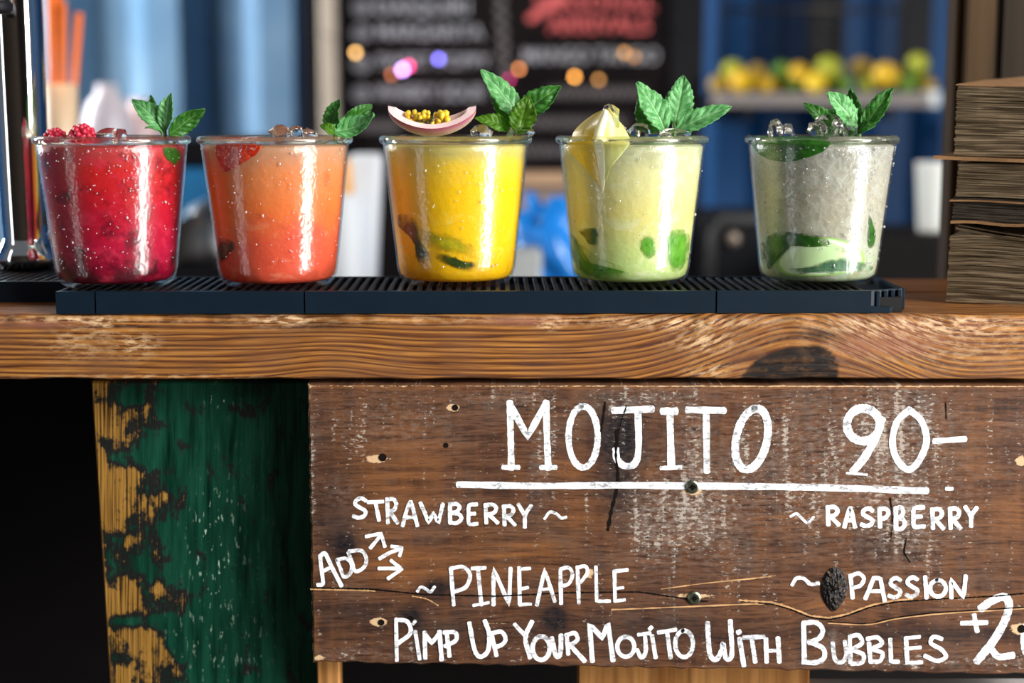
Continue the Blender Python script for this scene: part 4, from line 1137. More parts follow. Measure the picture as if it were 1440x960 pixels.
def loft(name, A_, B_, ya, yb, mat):
    m_ = MB(); A_ = catmull(A_, 4); B_ = catmull(B_, 4); n = len(A_); k = 6
    for i in range(n):
        for j in range(k + 1):
            t = j / k; q = A_[i].lerp(B_[i], t); m_.v.append(P(q.x, q.y, g4.cy + ya + (yb - ya) * t - 0.0015 * math.sin(PI * t)))
    m_.f = [(i * (k + 1) + j, i * (k + 1) + j + 1, (i + 1) * (k + 1) + j + 1, (i + 1) * (k + 1) + j) for i in range(n - 1) for j in range(k)]
    return obj(name, m_, mat, lem)


loft('flesh', LL, RR, -0.014, -0.032, M['lemon_skin']); loft('pith', RR, R2, -0.032, -0.032, M['pith'])
loft('flesh', R2, QQ, -0.032, -0.014, M['lemon_in']); loft('rind', LL, QQ, -0.014, -0.014, M['lemon_skin'])


# ------------------------------------------------------------------ ice on top
def ice(px, py, Y, r, label, sq=(1.2, 1, 0.8)):
    m_ = MB(); c = P(px, py, Y); m_.sphere((0, 0, 0), r, 7, 5, sq, 0.22)
    R_ = Matrix.Rotation(random.uniform(0, 6), 3, 'Z') @ Matrix.Rotation(random.uniform(-.4, .4), 3, 'X')
    m_.v = [c + R_ @ Vector(p) for p in m_.v]
    return tag(obj('ice_chunk', m_, M['ice'], smooth=True, angle=40), label, 'ice', 'ice on top of the drinks')


ice(860, 164, g4.cy - 0.020, 0.0056, 'clear ice chunk leaning on the lemon wedge', (0.9, 0.8, 1.4))
ice(866, 182, g4.cy - 0.010, 0.0055, 'amber tinted ice chunk on the lemon wedge side towards the mint')
ice(900, 184, g4.cy - 0.005, 0.0062, 'clear ice chunk between the lemon wedge and the mint sprig', (1.3, 1, .8))
ice(918, 186, g4.cy + 0.008, 0.0055, 'clear ice chunk at the foot of the mint over the pale green drink')
ice(1092, 181, g5.cy - 0.006, 0.0050, 'small ice chunk alone over the lime wedge', (1, 1, 1.2))
ice(1105, 184, g5.cy - 0.008, 0.0055, 'flat ice chunk beside the small one over the lime wedge')
ice(1148, 182, g5.cy - 0.006, 0.0050, 'small ice chunk between the flat one and the largest one on the mojito')
ice(1166, 178, g5.cy - 0.004, 0.0078, 'largest ice chunk in the middle of the mojito', (1.25, 1, .95))
ice(1182, 182, g5.cy - 0.002, 0.0060, 'ice chunk between the largest one and the mojito mint')
ice(1195, 179, g5.cy - 0.010, 0.0052, 'rounded ice chunk in front of the mojito mint', (0.9, .9, 1.2))
ice(398, 188, g2.cy - 0.012, 0.0065, 'whitish ice chunk on the strawberry cocktail')
ice(415, 188, g2.cy - 0.006, 0.0060, 'pinkish ice chunk beside the whitish one on the strawberry cocktail')
ice(436, 190, g2.cy - 0.008, 0.0045, 'small ice chunk near the mint of the strawberry cocktail')
ice(150, 190, g1.cy - 0.012, 0.0052, 'clear ice chunk beside the raspberry')
ice(168, 190, g1.cy - 0.012, 0.0048, 'clear ice chunk between the raspberry and the mint')
ice(676, 187, g3.cy - 0.012, 0.0058, 'ice chunk between the fruit wedge and the mint on the yellow cocktail')
ice(733, 188, g3.cy - 0.010, 0.0062, 'flat ice chunk at the foot of the mint on the yellow cocktail', (1.5, 1, .7))
ice(950, 188, g4.cy - 0.016, 0.0055, 'flat ice chunk under the mint of the pale green cocktail', (2.0, 1, .6))

# ------------------------------------------------------------------ raspberries, passion fruit
M['rasp'] = plain('raspberry_skin', (0.55, 0.02, 0.05), 0.35, var=0.35, scale=150, Subsurface_Weight=0.15)


def raspberry(px, py, Y, r, label):
    m_ = MB(); c = P(px, py, Y); n = 46
    m_.sphere(c, r * 0.86, 12, 8)
    for k_ in range(n):
        z_ = 1 - 2 * (k_ + 0.5) / n; a_ = k_ * 2.39996; q = math.sqrt(1 - z_ * z_)
        m_.sphere(c + Vector((q * math.cos(a_), q * math.sin(a_), z_)) * r * 0.86, r * 0.24, 7, 5)
    tag(obj('raspberry', m_, M['rasp']), label, 'raspberry')


raspberry(116, 194, g1.cy - 0.014, 0.0078, 'large red raspberry rising over the rim of the red cocktail')
raspberry(78, 197, g1.cy - 0.006, 0.0068, 'smaller red raspberry sunk at the rim next to the chrome column')

pf = thing('passion_fruit_wedge', 'passion fruit wedge with purple skin and yellow seeds on the yellow cocktail', 'fruit', P(608, 188, g3.cy - 0.012))
tp = NT('passion_skin'); n_ = tp.noise(tp.obj(), 130, 4); rd = tp.attr('rad')
M['pskin'] = tp.done(tp.pbr(tp.mix(rd, tp.ramp(n_, [(0.3, (0.42, 0.30, 0.26)), (0.7, (0.60, 0.50, 0.42))]), (0.30, 0.035, 0.10)), 0.4, 0, 0.4))
M['ppith'] = plain('passion_pith', (0.84, 0.60, 0.58), 0.5, var=0.25, scale=150)
M['pulp'] = plain('passion_pulp', (0.85, 0.50, 0.03), 0.15, var=0.3, scale=200, Subsurface_Weight=0.2)
M['seed'] = plain('passion_seed', (0.05, 0.045, 0.012), 0.3)
a_l, a_b = 0.0252, 0.0120
pc = P(608, 192, g3.cy - 0.016); pc.z += a_b


def boat(u, v, s):
    t = PI * u; a_ = math.radians(-142 + 132 * v)
    e = math.sin(t) ** 0.42 if 0 < u < 1 else 0
    r_ = a_b * s * (0.35 + 0.65 * e)
    rise = 0.0060 * abs(math.cos(t)) ** 2.0
    return pc + Vector((-a_l * (1 - (1 - s) * 0.5) * math.cos(t), r_ * math.cos(a_) * 0.95 * e, r_ * math.sin(a_) * (0.25 + 0.75 * e) + rise * (0.55 + 0.45 * s)))


NU, NV = 26, 14
m_ = MB(); rad = []
for i in range(NU + 1):
    for j in range(NV + 1): m_.v.append(boat(i / NU, j / NV, 1.0)); rad.append(max(0, 1 - min(j, NV - j) / 4.0))
m_.f = [(i * (NV + 1) + j, i * (NV + 1) + j + 1, (i + 1) * (NV + 1) + j + 1, (i + 1) * (NV + 1) + j) for i in range(NU) for j in range(NV)]
o = obj('skin', m_, M['pskin'], pf); attr(o, 'rad', rad)
m_ = MB()
for i in range(NU + 1):
    for j in range(NV + 1): m_.v.append(boat(i / NU, j / NV, 0.66))
m_.f = [(i * (NV + 1) + j, (i + 1) * (NV + 1) + j, (i + 1) * (NV + 1) + j + 1, i * (NV + 1) + j + 1) for i in range(NU) for j in range(NV)]
for j in (0, NV):     # cut edges joining skin and hollow
    b = len(m_.v)
    for i in range(NU + 1): m_.v.append(boat(i / NU, j / NV, 1.0)); m_.v.append(boat(i / NU, j / NV, 0.66))
    m_.f += [(b + 2 * i, b + 2 * i + 2, b + 2 * i + 3, b + 2 * i + 1) for i in range(NU)]
obj('pith', m_, M['ppith'], pf, angle=50)
m_ = MB()
for k_ in range(60):
    t = random.uniform(-0.66, 0.42)
    c = pc + Vector((t * a_l * 0.85, random.uniform(-0.0035, 0.004), -0.0060 + random.uniform(-0.0010, 0.0085) * (1 - 0.4 * abs(t)) + 0.005 * t * t))
    m_.sphere(c, random.uniform(0.0012, 0.0021), 8, 6, (1, 1, 1.25), 0.12)
obj('pulp', m_, M['pulp'], pf)
m_ = MB()
for k_ in range(8):
    t = random.uniform(-0.45, 0.10); c = pc + Vector((t * a_l * 0.75, random.uniform(-0.0050, -0.0042), -0.0045 + random.uniform(-0.001, 0.0035)))
    m_.sphere(c, 0.0010, 6, 5, (1.3, .7, 1))
obj('seeds', m_, M['seed'], pf)

# ------------------------------------------------------------------ mint sprigs
def sprig(g, label, foot, leaves):
    """leaves: (base px, tip px, width px, y offset base, y offset tip, normal, material, kwargs)"""
    f = P(foot[0], foot[1] + 8, g.cy + foot[2])
    r_ = thing('mint_sprig', label, 'mint', f)
    m_ = MB(); m_.tube([f + Vector((0.001, 0, -0.006)), f, P(foot[0], foot[1] - 6, g.cy + foot[2])], [0.0012, 0.0012, 0.0008], 8); obj('stem', m_, M['stem'], r_)
    for (b, t, w_, yb, yt, nr_, mt, kw) in leaves:
        leaf('leaf', P(b[0], b[1], g.cy + yb), P(t[0], t[1], g.cy + yt), w_ / 2390.0, nr_, M[mt], r_, **kw)
    return r_


FR = (0.15, -1, 0.25)
sprig(g1, 'small fresh mint sprig over the red cocktail', (232, 184, -0.004), [
    ((232, 186), (186, 140), 30, -.004, .002, (0.4, -1, 0.5), 'leaf_fresh', dict(curl=0.10, fold=.3)),
    ((228, 184), (212, 134), 22, .004, .012, (-0.5, -1, 0), 'leaf_fresh', dict(curl=.05)),
    ((233, 184), (241, 131), 24, -.004, -.002, (-0.3, -1, 0.1), 'leaf_fresh', dict(curl=.06, fold=.5)),
    ((238, 190), (288, 153), 28, -.008, -.006, (0.3, -1, -0.25), 'leaf_deep', dict(curl=-.08, fold=.25)),
    ((228, 190), (204, 180), 14, -.012, -.018, (0.1, -.6, 1), 'leaf_fresh', dict(curl=.25))])
sprig(g2, 'curled mint sprig over the orange pink cocktail', (470, 184, -0.004), [
    ((470, 188), (478, 140), 30, -.004, -.002, (-0.7, -1, 0), 'leaf_deep', dict(curl=.10, fold=.6)),
    ((467, 187), (526, 160), 34, -.010, -.012, (0.1, -1, 0.45), 'leaf_fresh', dict(curl=-.15, fold=.35, twist=.5)),
    ((482, 178), (523, 147), 26, .0, .004, (0.5, -1, 0.2), 'leaf_deep', dict(curl=.12, fold=.5)),
    ((470, 188), (450, 176), 16, -.012, -.014, (0, -1, .6), 'leaf_back', dict(curl=.2))])
sprig(g3, 'four leaf mint sprig over the yellow cocktail', (722, 178, 0.0), [
    ((732, 168), (676, 98), 36, .002, .0, (0.5, -1, 0.35), 'leaf_fresh', dict(curl=.05, fold=.22)),
    ((728, 172), (688, 125), 24, .008, .010, (-.4, -1, .1), 'leaf_deep', dict(curl=.08)),
    ((728, 166), (789, 121), 36, .004, .002, (-0.25, -1, 0.1), 'leaf_deep', dict(curl=.08, fold=.4)),
    ((728, 188), (744, 134), 38, -.012, -.010, FR, 'leaf_back', dict(curl=-.06, fold=.2)),
    ((718, 182), (668, 166), 24, -.004, -.010, (0, -1, .5), 'leaf_back', dict(curl=.1))])
sprig(g4, 'tall crinkled mint sprig over the pale green cocktail', (948, 176, -0.002), [
    ((936, 184), (895, 116), 42, -.010, -.008, (0.45, -1, 0.3), 'leaf_fresh', dict(curl=.05, fold=.2)),
    ((926, 186), (897, 138), 34, .0, .004, (-.5, -1, 0), 'leaf_deep', dict(curl=.08)),
    ((949, 174), (961, 106), 40, -.002, .002, (0.2, -1, 0.2), 'leaf_fresh', dict(curl=.05, fold=.25)),
    ((948, 176), (942, 128), 26, .004, .006, (-.6, -1, .1), 'leaf_deep', dict(curl=.05)),
    ((950, 184), (1029, 150), 30, -.010, -.012, (0.1, -1, 0.5), 'leaf_fresh', dict(curl=.06, fold=.25))])
sprig(g5, 'spread mint sprig over the clear mojito', (1208, 180, 0.002), [
    ((1168, 182), (1130, 145), 24, .010, .010, (0.3, -1, .3), 'leaf_deep', dict(curl=.1)),
    ((1202, 176), (1163, 130), 38, -.004, -.012, (0.35, -1, 0.35), 'leaf_fresh', dict(curl=.06, fold=.25)),
    ((1206, 182), (1196, 124), 26, .004, .004, (-.5, -1, .1), 'leaf_deep', dict(curl=.05)),
    ((1212, 184), (1256, 123), 28, .0, -.002, (-0.5, -1, 0), 'leaf_deep', dict(curl=.05, fold=.4)),
    ((1204, 184), (1158, 156), 30, .012, .010, (0, -1, .3), 'leaf_deep', dict(curl=.05)),
    ((1206, 186), (1232, 176), 18, .0, -.006, (0, -1, .7), 'leaf_deep', dict(curl=.15))])

# ------------------------------------------------------------------ old books on the right end
bp = PZ(1331, 426, 0.0)
BK_ROT = -math.radians(24)
tpg = NT('old_paper_edges'); rn = tpg.attr('rnd'); n_ = tpg.noise(tpg.scale(tpg.obj(), (40, 40, 900)), 1.0, 3)
c_ = tpg.ramp(rn, [(0.0, (0.09, 0.06, 0.033)), (0.4, (0.19, 0.135, 0.08)), (1.0, (0.29, 0.21, 0.13))])
M['paper'] = tpg.done(tpg.pbr(tpg.mix(tpg.ramp(n_, [(0.35, 0.6), (0.6, 0)]), c_, (0.05, 0.034, 0.018)), 0.8, 0, 0.15))
tcv = NT('tan_cover_board'); n_ = tcv.noise(tcv.obj(), 60, 4)
M['cover'] = tcv.done(tcv.pbr(tcv.ramp(n_, [(0.3, (0.20, 0.10, 0.04)), (0.7, (0.36, 0.19, 0.085))]), 0.65, 0, 0.3))
M['cover_dark'] = plain('dark_torn_cover', (0.035, 0.024, 0.014), 0.8, var=0.5, scale=120)


def pages(mb, rnd, z0, z1, x0, x1, y0, y1, sag, lean, tmin=0.0007, tmax=0.0016, dark=0.0):
    z_ = z0; NS = 9
    while z_ < z1 - 0.0002:
        t = min(random.uniform(tmin, tmax), z1 - z_); k_ = (z_ - z0) / (z1 - z0)
        fx = x0 + lean * k_ + random.uniform(-0.0005, 0.0005); fy = y0 + random.uniform(-0.0004, 0.0004)
        ph = random.uniform(0, 6); v_ = random.random() * (1 - dark); b = len(mb.v)
        for i in range(NS):
            s_ = i / (NS - 1); xx = fx + (x1 - fx) * s_
            sg = sag(s_, k_) + 0.00018 * math.sin(s_ * 9 + ph)
            yy = fy + 0.0004 * math.sin(s_ * 14 + ph)
            for (yq, zq) in ((yy, 0), (yy, t * 0.88), (y1, t * 0.88), (y1, 0)): mb.v.append((xx, yq, z_ + zq + sg)); rnd.append(v_)
        for i in range(NS - 1):
            for q in range(4): mb.f.append((b + i * 4 + q, b + i * 4 + (q + 1) % 4, b + i * 4 + 4 + (q + 1) % 4, b + i * 4 + 4 + q))
        mb.f.append((b, b + 3, b + 2, b + 1)); e = b + (NS - 1) * 4; mb.f.append((e, e + 1, e + 2, e + 3))
        z_ += t


def sheet(name, parent, mat, x0, x1, y0, y1, zf, t, lift=0.0):
    m_ = MB(); NS = 14
    for i in range(NS):
        s_ = i / (NS - 1); xx = x0 + (x1 - x0) * s_; z_ = zf(s_)
        for (yq, zq) in ((y0, 0), (y0, t), (y1, t + lift * (0.4 + s_)), (y1, lift * (0.4 + s_))): m_.v.append((xx, yq + 0.0008 * math.sin(s_ * 11), z_ + zq))
    for i in range(NS - 1):
        for q in range(4): m_.f.append((i * 4 + q, i * 4 + (q + 1) % 4, i * 4 + 4 + (q + 1) % 4, i * 4 + 4 + q))
    m_.f.append((0, 3, 2, 1)); e = (NS - 1) * 4; m_.f.append((e, e + 1, e + 2, e + 3))
    return obj(name, m_, mat, parent, smooth=False, local=True)


def book(label, z0, build):
    r_ = thing('book', label, 'book', (bp.x, bp.y, z0), 'stack of old books', BK_ROT)
    build(r_); return r_


BL = 0.098; BD = 0.13


def b_bottom(r_):
    m_ = MB(); rnd = []
    pages(m_, rnd, 0.0012, 0.0400, -0.0006, BL, 0.0, BD, lambda s_, k_: 0.004 * k_ * math.sin(min(1, s_ * 2.2) * PI * 0.5) * (0.5 - s_) * 2 if s_ < .5 else -0.0025 * k_ * (s_ - .5), 0.0012)
    o_ = obj('page_block', m_, M['paper'], r_, smooth=False, local=True); attr(o_, 'rnd', rnd); o_['kind'] = 'stuff'
    sheet('cover', r_, M['cover'], -0.0004, BL, 0.0003, BD, lambda s_: 0.0, 0.0013)
    sheet('loose_page', r_, M['paper'], 0.0035, BL, -0.0008, BD, lambda s_: 0.0440 - 0.0068 * math.sin(min(1, s_ * 1.6) * PI / 2), 0.0012)
    sheet('loose_page', r_, M['paper'], 0.0050, BL, 0.0005, BD, lambda s_: 0.0460 - 0.0062 * math.sin(min(1, s_ * 1.6) * PI / 2), 0.0006)


def b_mid(r_):
    m_ = MB(); rnd = []
    pages(m_, rnd, 0.0022, 0.016, 0.0012, BL, 0.0012, BD, lambda s_, k_: -0.001 * s_, 0.0, 0.0006, 0.0012, 0.75)
    o_ = obj('torn_pages', m_, M['cover_dark'], r_, smooth=False, local=True); attr(o_, 'rnd', rnd); o_['kind'] = 'stuff'
    m_ = MB(); rnd = []
    pages(m_, rnd, 0.0165, 0.0362, 0.0030, BL, 0.0, BD, lambda s_, k_: -0.001 * s_, 0.0006, 0.0006, 0.0013, 0.25)
    o_ = obj('page_block', m_, M['paper'], r_, smooth=False, local=True); attr(o_, 'rnd', rnd); o_['kind'] = 'stuff'
    sheet('cover', r_, M['cover'], 0.0005, BL, -0.0006, BD, lambda s_: 0.0005 - 0.001 * s_ + 0.0006 * math.sin(s_ * 14), 0.0016)
    sheet('loose_page', r_, M['cover'], -0.0005, BL, -0.0008, BD, lambda s_: 0.0135 - 0.001 * s_ + 0.0004 * math.sin(s_ * 9), 0.0009)
    sheet('cover', r_, M['cover'], -0.0105, BL, -0.0030, BD, lambda s_: 0.0370 - 0.0008 * s_ + 0.0012 * (1 - s_) ** 3, 0.0020)


def b_top(r_):
    m_ = MB(); rnd = []
    pages(m_, rnd, 0.0, 0.0415, 0.0008, BL, 0.0, BD, lambda s_, k_: -0.0016 * k_ * math.sin(s_ * PI), 0.0004, 0.0006, 0.0013)
    o_ = obj('page_block', m_, M['paper'], r_, smooth=False, local=True); attr(o_, 'rnd', rnd); o_['kind'] = 'stuff'
    sheet('top_page', r_, M['cover'], 0.0004, BL, -0.0004, BD, lambda s_: 0.0416 - 0.0016 * math.sin(s_ * PI) + 0.002 * s_ * s_, 0.0007, 0.012)


book('thick old book with wavy page edges at the bottom of the stack', 0.0, b_bottom)
book('torn dark old book with a cover edge sticking out, middle of the stack', 0.0467, b_mid)
book('old book with a bare tan top page, topmost of the stack', 0.0860, b_top)
# support shims so the wavy books rest on one another are the loose pages themselves

# ------------------------------------------------------------------ chrome tap column at the left
tc = P(38, 360, 0.135); tcx, tcy = tc.x, 0.135
tap = thing('tap_column', 'polished chrome tap column with a round foot on the short mat', 'tap', (tcx, tcy, MAT_H))
RT = 0.0162
prof_ = [(0.0, 0.0), (0.0150, 0.0), (0.0185, 0.0015), (0.0196, 0.005), (0.0190, 0.010), (0.0165, 0.0150), (0.0148, 0.0185), (0.0144, 0.022), (0.0149, 0.030), (0.0156, 0.06), (RT, 0.12), (0.0166, 0.20), (0.0168, 0.26), (0.0150, 0.268), (0.0, 0.270)]
m_ = MB(); m_.lathe(prof_, 48); obj('column', m_, M['chrome'], tap, local=True, angle=50)
# spout hanging in front of the column
m_ = MB(); yz = [(0.0, 0.245), (-0.020, 0.247), (-0.034, 0.238), (-0.038, 0.222), (-0.0385, 0.190)]
m_.tube([(-0.002 + 0.0 * k_, a_, b_) for k_, (a_, b_) in enumerate(yz)], [0.008, 0.008, 0.0085, 0.0100, 0.0115], 20)
zt = P(20, 12, tcy - 0.0385).z - MAT_H
m_.v = [(p[0], p[1], p[2] + (zt - 0.190)) for p in m_.v]
sp_ = obj('spout', m_, M['chrome'], tap, local=True)
m_ = MB(); m_.lathe([(0.0, zt - 0.003), (0.0108, zt - 0.003), (0.0122, zt - 0.001), (0.0122, zt + 0.003), (0.0114, zt + 0.004)], 24, (-0.002, -0.0385, 0)); obj('spout_ring', m_, M['dark'], sp_, local=True)
m_ = MB(); m_.tube([(0, 0, 0.262), (0, 0, max(0.30, zt + 0.055))], 0.012, 20); obj('upper_column', m_, M['chrome'], tap, local=True)

# ------------------------------------------------------------------ wooden post behind the books
M['post'] = wood_simple('dim_brown_post', (0.065, 0.036, 0.013), (0.032, 0.017, 0.007), 2, 40)
M['post_dark'] = wood_simple('dark_brown_panel', (0.030, 0.018, 0.009), (0.014, 0.009, 0.005), 2, 30)
PY_ = 0.30
xa = P(1345, 100, PY_).x; xb = P(1352, 100, PY_).x; xc = P(1360, 100, PY_).x; xd = P(1397, 100, PY_).x; xe = P(1520, 100, PY_).x
post = thing('wooden_post', 'dim brown wooden door post standing behind the stack of books', 'post', (xc, PY_ + 0.02, -1.10))
obj('post_strip', MB().box(xa, xb + 0.002, PY_ + 0.008, PY_ + 0.03, -1.10, 0.9), M['post'], post, smooth=False)
obj('post_board', MB().box(xb + 0.0025, xd, PY_, PY_ + 0.03, -1.10, 0.9, 0.001), M['post'], post, smooth=False)
obj('panel', MB().box(xd + 0.0005, xe, PY_ + 0.02, PY_ + 0.035, -1.10, 0.9), M['post_dark'], post, smooth=False)
obj('panel_batten', MB().box(P(1418, 100, PY_).x, P(1423, 100, PY_).x, PY_ + 0.016, PY_ + 0.0205, -1.10, 0.9), M['post_dark'], post, smooth=False)

# ------------------------------------------------------------------ back bar
BZ = -0.17
tag(obj('back_counter', MB().box(-1.5, 1.5, 0.62, 1.75, BZ - 0.04, BZ).box(-1.5, 1.5, 0.66, 1.75, -1.10, BZ - 0.04), plain('dark_back_counter', (0.02, 0.018, 0.017), 0.6, spec=0.15), smooth=False), 'dark work counter behind the bar', 'counter')

CH_Y = 1.98
ca = P(478, 0, CH_Y); cb = P(980, 430, CH_Y)
board = thing('chalkboard', 'tall black chalkboard menu with chalk lettering in a frame', 'chalkboard', ((ca.x + cb.x) / 2, CH_Y, -1.10))
tb = NT('blackboard_slate'); n_ = tb.noise(tb.obj(), 6, 4)
M['slate'] = tb.done(tb.pbr(tb.ramp(n_, [(0.3, (0.006, 0.005, 0.006)), (0.7, (0.014, 0.010, 0.010))]), 0.8, 0, 0.03))
M['chalk'] = chalk('white_chalk', (0.46, 0.46, 0.50)); M['chalk_pink'] = chalk('pink_chalk', (0.80, 0.16, 0.16)); M['chalk_dim'] = chalk('dim_chalk', (0.18, 0.16, 0.165))
obj('slate', MB().box(ca.x, cb.x, CH_Y, CH_Y + 0.015, -0.55, 0.75), M['slate'], board, smooth=False)
M['beige'] = plain('beige_wood_frame', (0.42, 0.36, 0.29), 0.6)
obj('frame_post', MB().box(P(450, 0, CH_Y).x, P(474, 0, CH_Y).x, CH_Y - 0.02, CH_Y + 0.02, -1.10, 0.78, 0.002), M['beige'], board, smooth=False)
obj('frame_side', MB().box(P(424, 0, CH_Y).x, P(449, 0, CH_Y).x, CH_Y + 0.0, CH_Y + 0.03, -1.10, 0.78), M['dark'], board, smooth=False)
obj('frame_side', MB().box(P(474.5, 0, CH_Y).x, P(486, 0, CH_Y).x, CH_Y - 0.01, CH_Y + 0.0, -1.10, 0.78), M['dark'], board, smooth=False)
obj('frame_side', MB().box(P(944, 0, CH_Y).x, P(990, 0, CH_Y).x, CH_Y - 0.02, CH_Y + 0.0, -1.10, 0.78), M['dark'], board, smooth=False)


def chalk_text(txt, x0, x1, yc, hpx, mat):
    cu = bpy.data.curves.new('chalk_line', 'FONT'); cu.body = txt; cu.size = 1.0; cu.extrude = 0.0; cu.offset = 0.012
    to = bpy.data.objects.new('tmp_text', cu); COL.objects.link(to)
    bpy.context.view_layer.update()
    me = bpy.data.meshes.new_from_object(to.evaluated_get(bpy.context.evaluated_depsgraph_get()))
    vv_ = np.zeros(len(me.vertices) * 3); me.vertices.foreach_get('co', vv_); vv_ = vv_.reshape(-1, 3)
    fs_ = [tuple(p.vertices) for p in me.polygons]
    bpy.data.objects.remove(to); bpy.data.curves.remove(cu); bpy.data.meshes.remove(me)
    mn, mx = vv_.min(0), vv_.max(0); m_ = MB()
    for p in vv_:
        s_ = (p[0] - mn[0]) / (mx[0] - mn[0]); t = (p[1] - mn[1]) / (mx[1] - mn[1])
        m_.v.append(P(x0 + (x1 - x0) * s_, yc + hpx / 2 - hpx * t, CH_Y - 0.0015))
    m_.f = fs_
    return obj('chalk_line', m_, mat, board, smooth=False)


def chalk_stroke(strokes, w_, mat):
    m_ = MB()
    for s_ in strokes: stroke(m_, s_, w_, CH_Y - 0.001, True, 0.2)
    return obj('chalk_mark', m_, mat, board, smooth=False)


chalk_text('DAIQUIRI', 528, 660, 12, 24, M['chalk']); chalk_text('MARGARITA', 530, 680, 45, 20, M['chalk'])
chalk_text('SWEET POPPY', 530, 690, 86, 18, M['chalk']); chalk_text('WHISKY SOUR', 526, 682, 130, 20, M['chalk'])
chalk_text('SEASONAL', 752, 922, 4, 20, M['chalk_pink']); chalk_text('ARRIVALS', 770, 914, 34, 24, M['chalk_pink']); chalk_text('MANGO TANGO', 736, 926, 78, 20, M['chalk'])
for yy in (11, 46, 90, 132): chalk_stroke([ell(508, yy, 11, 10), ell(508, yy, 4, 4)], 4, M['chalk'])
chalk_stroke([[(746, 26), (766, 14), (790, -4)]], 13, M['chalk_pink'])
chalk_stroke([[(700 + (9 if k_ % 2 else -3) + k_ * 0.7, -6 + 10 * k_) for k_ in range(13)]], 6, M['chalk_dim'])
for yy, x0, x1 in ((130, 770, 905), (172, 735, 880), (212, 728, 860), (178, 500, 560)):
    chalk_stroke([[(x0 + (x1 - x0) * k_ / 26, yy + (7 if k_ % 2 else -7)) for k_ in range(27)]], 3.5, M['chalk_dim'])

# string of small coloured lamps in front of the chalkboard
def bulb_mat(name, col, s_):
    t = NT(name); e = t.n('ShaderNodeEmission'); e.inputs[0].default_value = (*col, 1); e.inputs[1].default_value = s_
    return t.done(e.outputs[0])


BU_Y = 1.90
string = thing('string_lights', 'string of small coloured lamps hanging in front of the chalkboard', 'string lights', P(680, 95, BU_Y), None)
bl_ = [((500, 74), (1.0, 0.55, 0.18), 7, .0042), ((566, 98), (0.62, 0.32, 1.0), 16, .0042), ((575, 93), (1.0, 0.05, 0.25), 11, .0036), ((551, 105), (0.9, 0.28, 0.12), 4, .0036), ((617, 83), (0.22, 0.18, 1.0), 12, .0036),
       ((730, 97), (1.0, 0.35, 0.12), 6, .0036), ((716, 112), (1.0, 0.05, 0.3), 5, .0028), ((808, 108), (1.0, 0.42, 0.08), 9, .0038), ((842, 112), (0.9, 0.42, 0.12), 3.5, .0038), ((878, 74), (1.0, 0.45, 0.1), 3, .004), ((892, 80), (1.0, 0.42, 0.08), 2, .004)]
cord = []
for i, (p, c, s_, r_) in enumerate(bl_):
    m_ = MB(); m_.sphere(P(p[0], p[1], BU_Y), r_, 12, 8, (1, 1, 1.15)); obj('bulb', m_, bulb_mat('bulb_light_%d' % i, c, s_), string)
    cord.append(p)
cord = sorted(cord); pc_ = [P(440, 40, BU_Y)] + [P(a_, b_ - 3, BU_Y + 0.003) for a_, b_ in cord] + [P(990, 40, BU_Y + 0.02)]
m_ = MB(); m_.tube(pc_, 0.0010, 6); obj('cord', m_, M['dark'], string)

# fruit shelf on the blue wall
SH_Y = 1.85
sa = P(1012, 132, SH_Y); sz = P(1150, 131, SH_Y).z; sb_ = P(1318, 150, SH_Y)
shelf = thing('fruit_shelf', 'grey wooden wall shelf with brackets carrying lemons and limes', 'shelf', ((sa.x + sb_.x) / 2, SH_Y + 0.1, sb_.z))
M['shelf'] = plain('grey_shelf_wood', (0.23, 0.20, 0.19), 0.6)
obj('shelf_board', MB().box(sa.x, sb_.x - 0.012, SH_Y, WALL_Y + 0.01, sb_.z, sz, 0.002), M['shelf'], shelf, smooth=False)
obj('end_cap', MB().box(sb_.x - 0.0118, sb_.x + 0.004, SH_Y - 0.004, SH_Y + 0.20, sb_.z - 0.001, sz + 0.004, 0.002), plain('white_end_cap', (0.62, 0.66, 0.68), 0.4), shelf, smooth=False)
for xx in (sa.x + 0.05, sb_.x - 0.08):
    obj('bracket', MB().box(xx, xx + 0.014, SH_Y + 0.03, WALL_Y + 0.01, sb_.z - 0.02, sb_.z), M['dark'], shelf, smooth=False)


def fruit_mat(name, a, b): 
    t = NT(name); n = t.noise(t.obj(), 40, 3); return t.done(t.pbr(t.ramp(n, [(0.35, a), (0.65, b)]), 0.35, 0, 0.5))


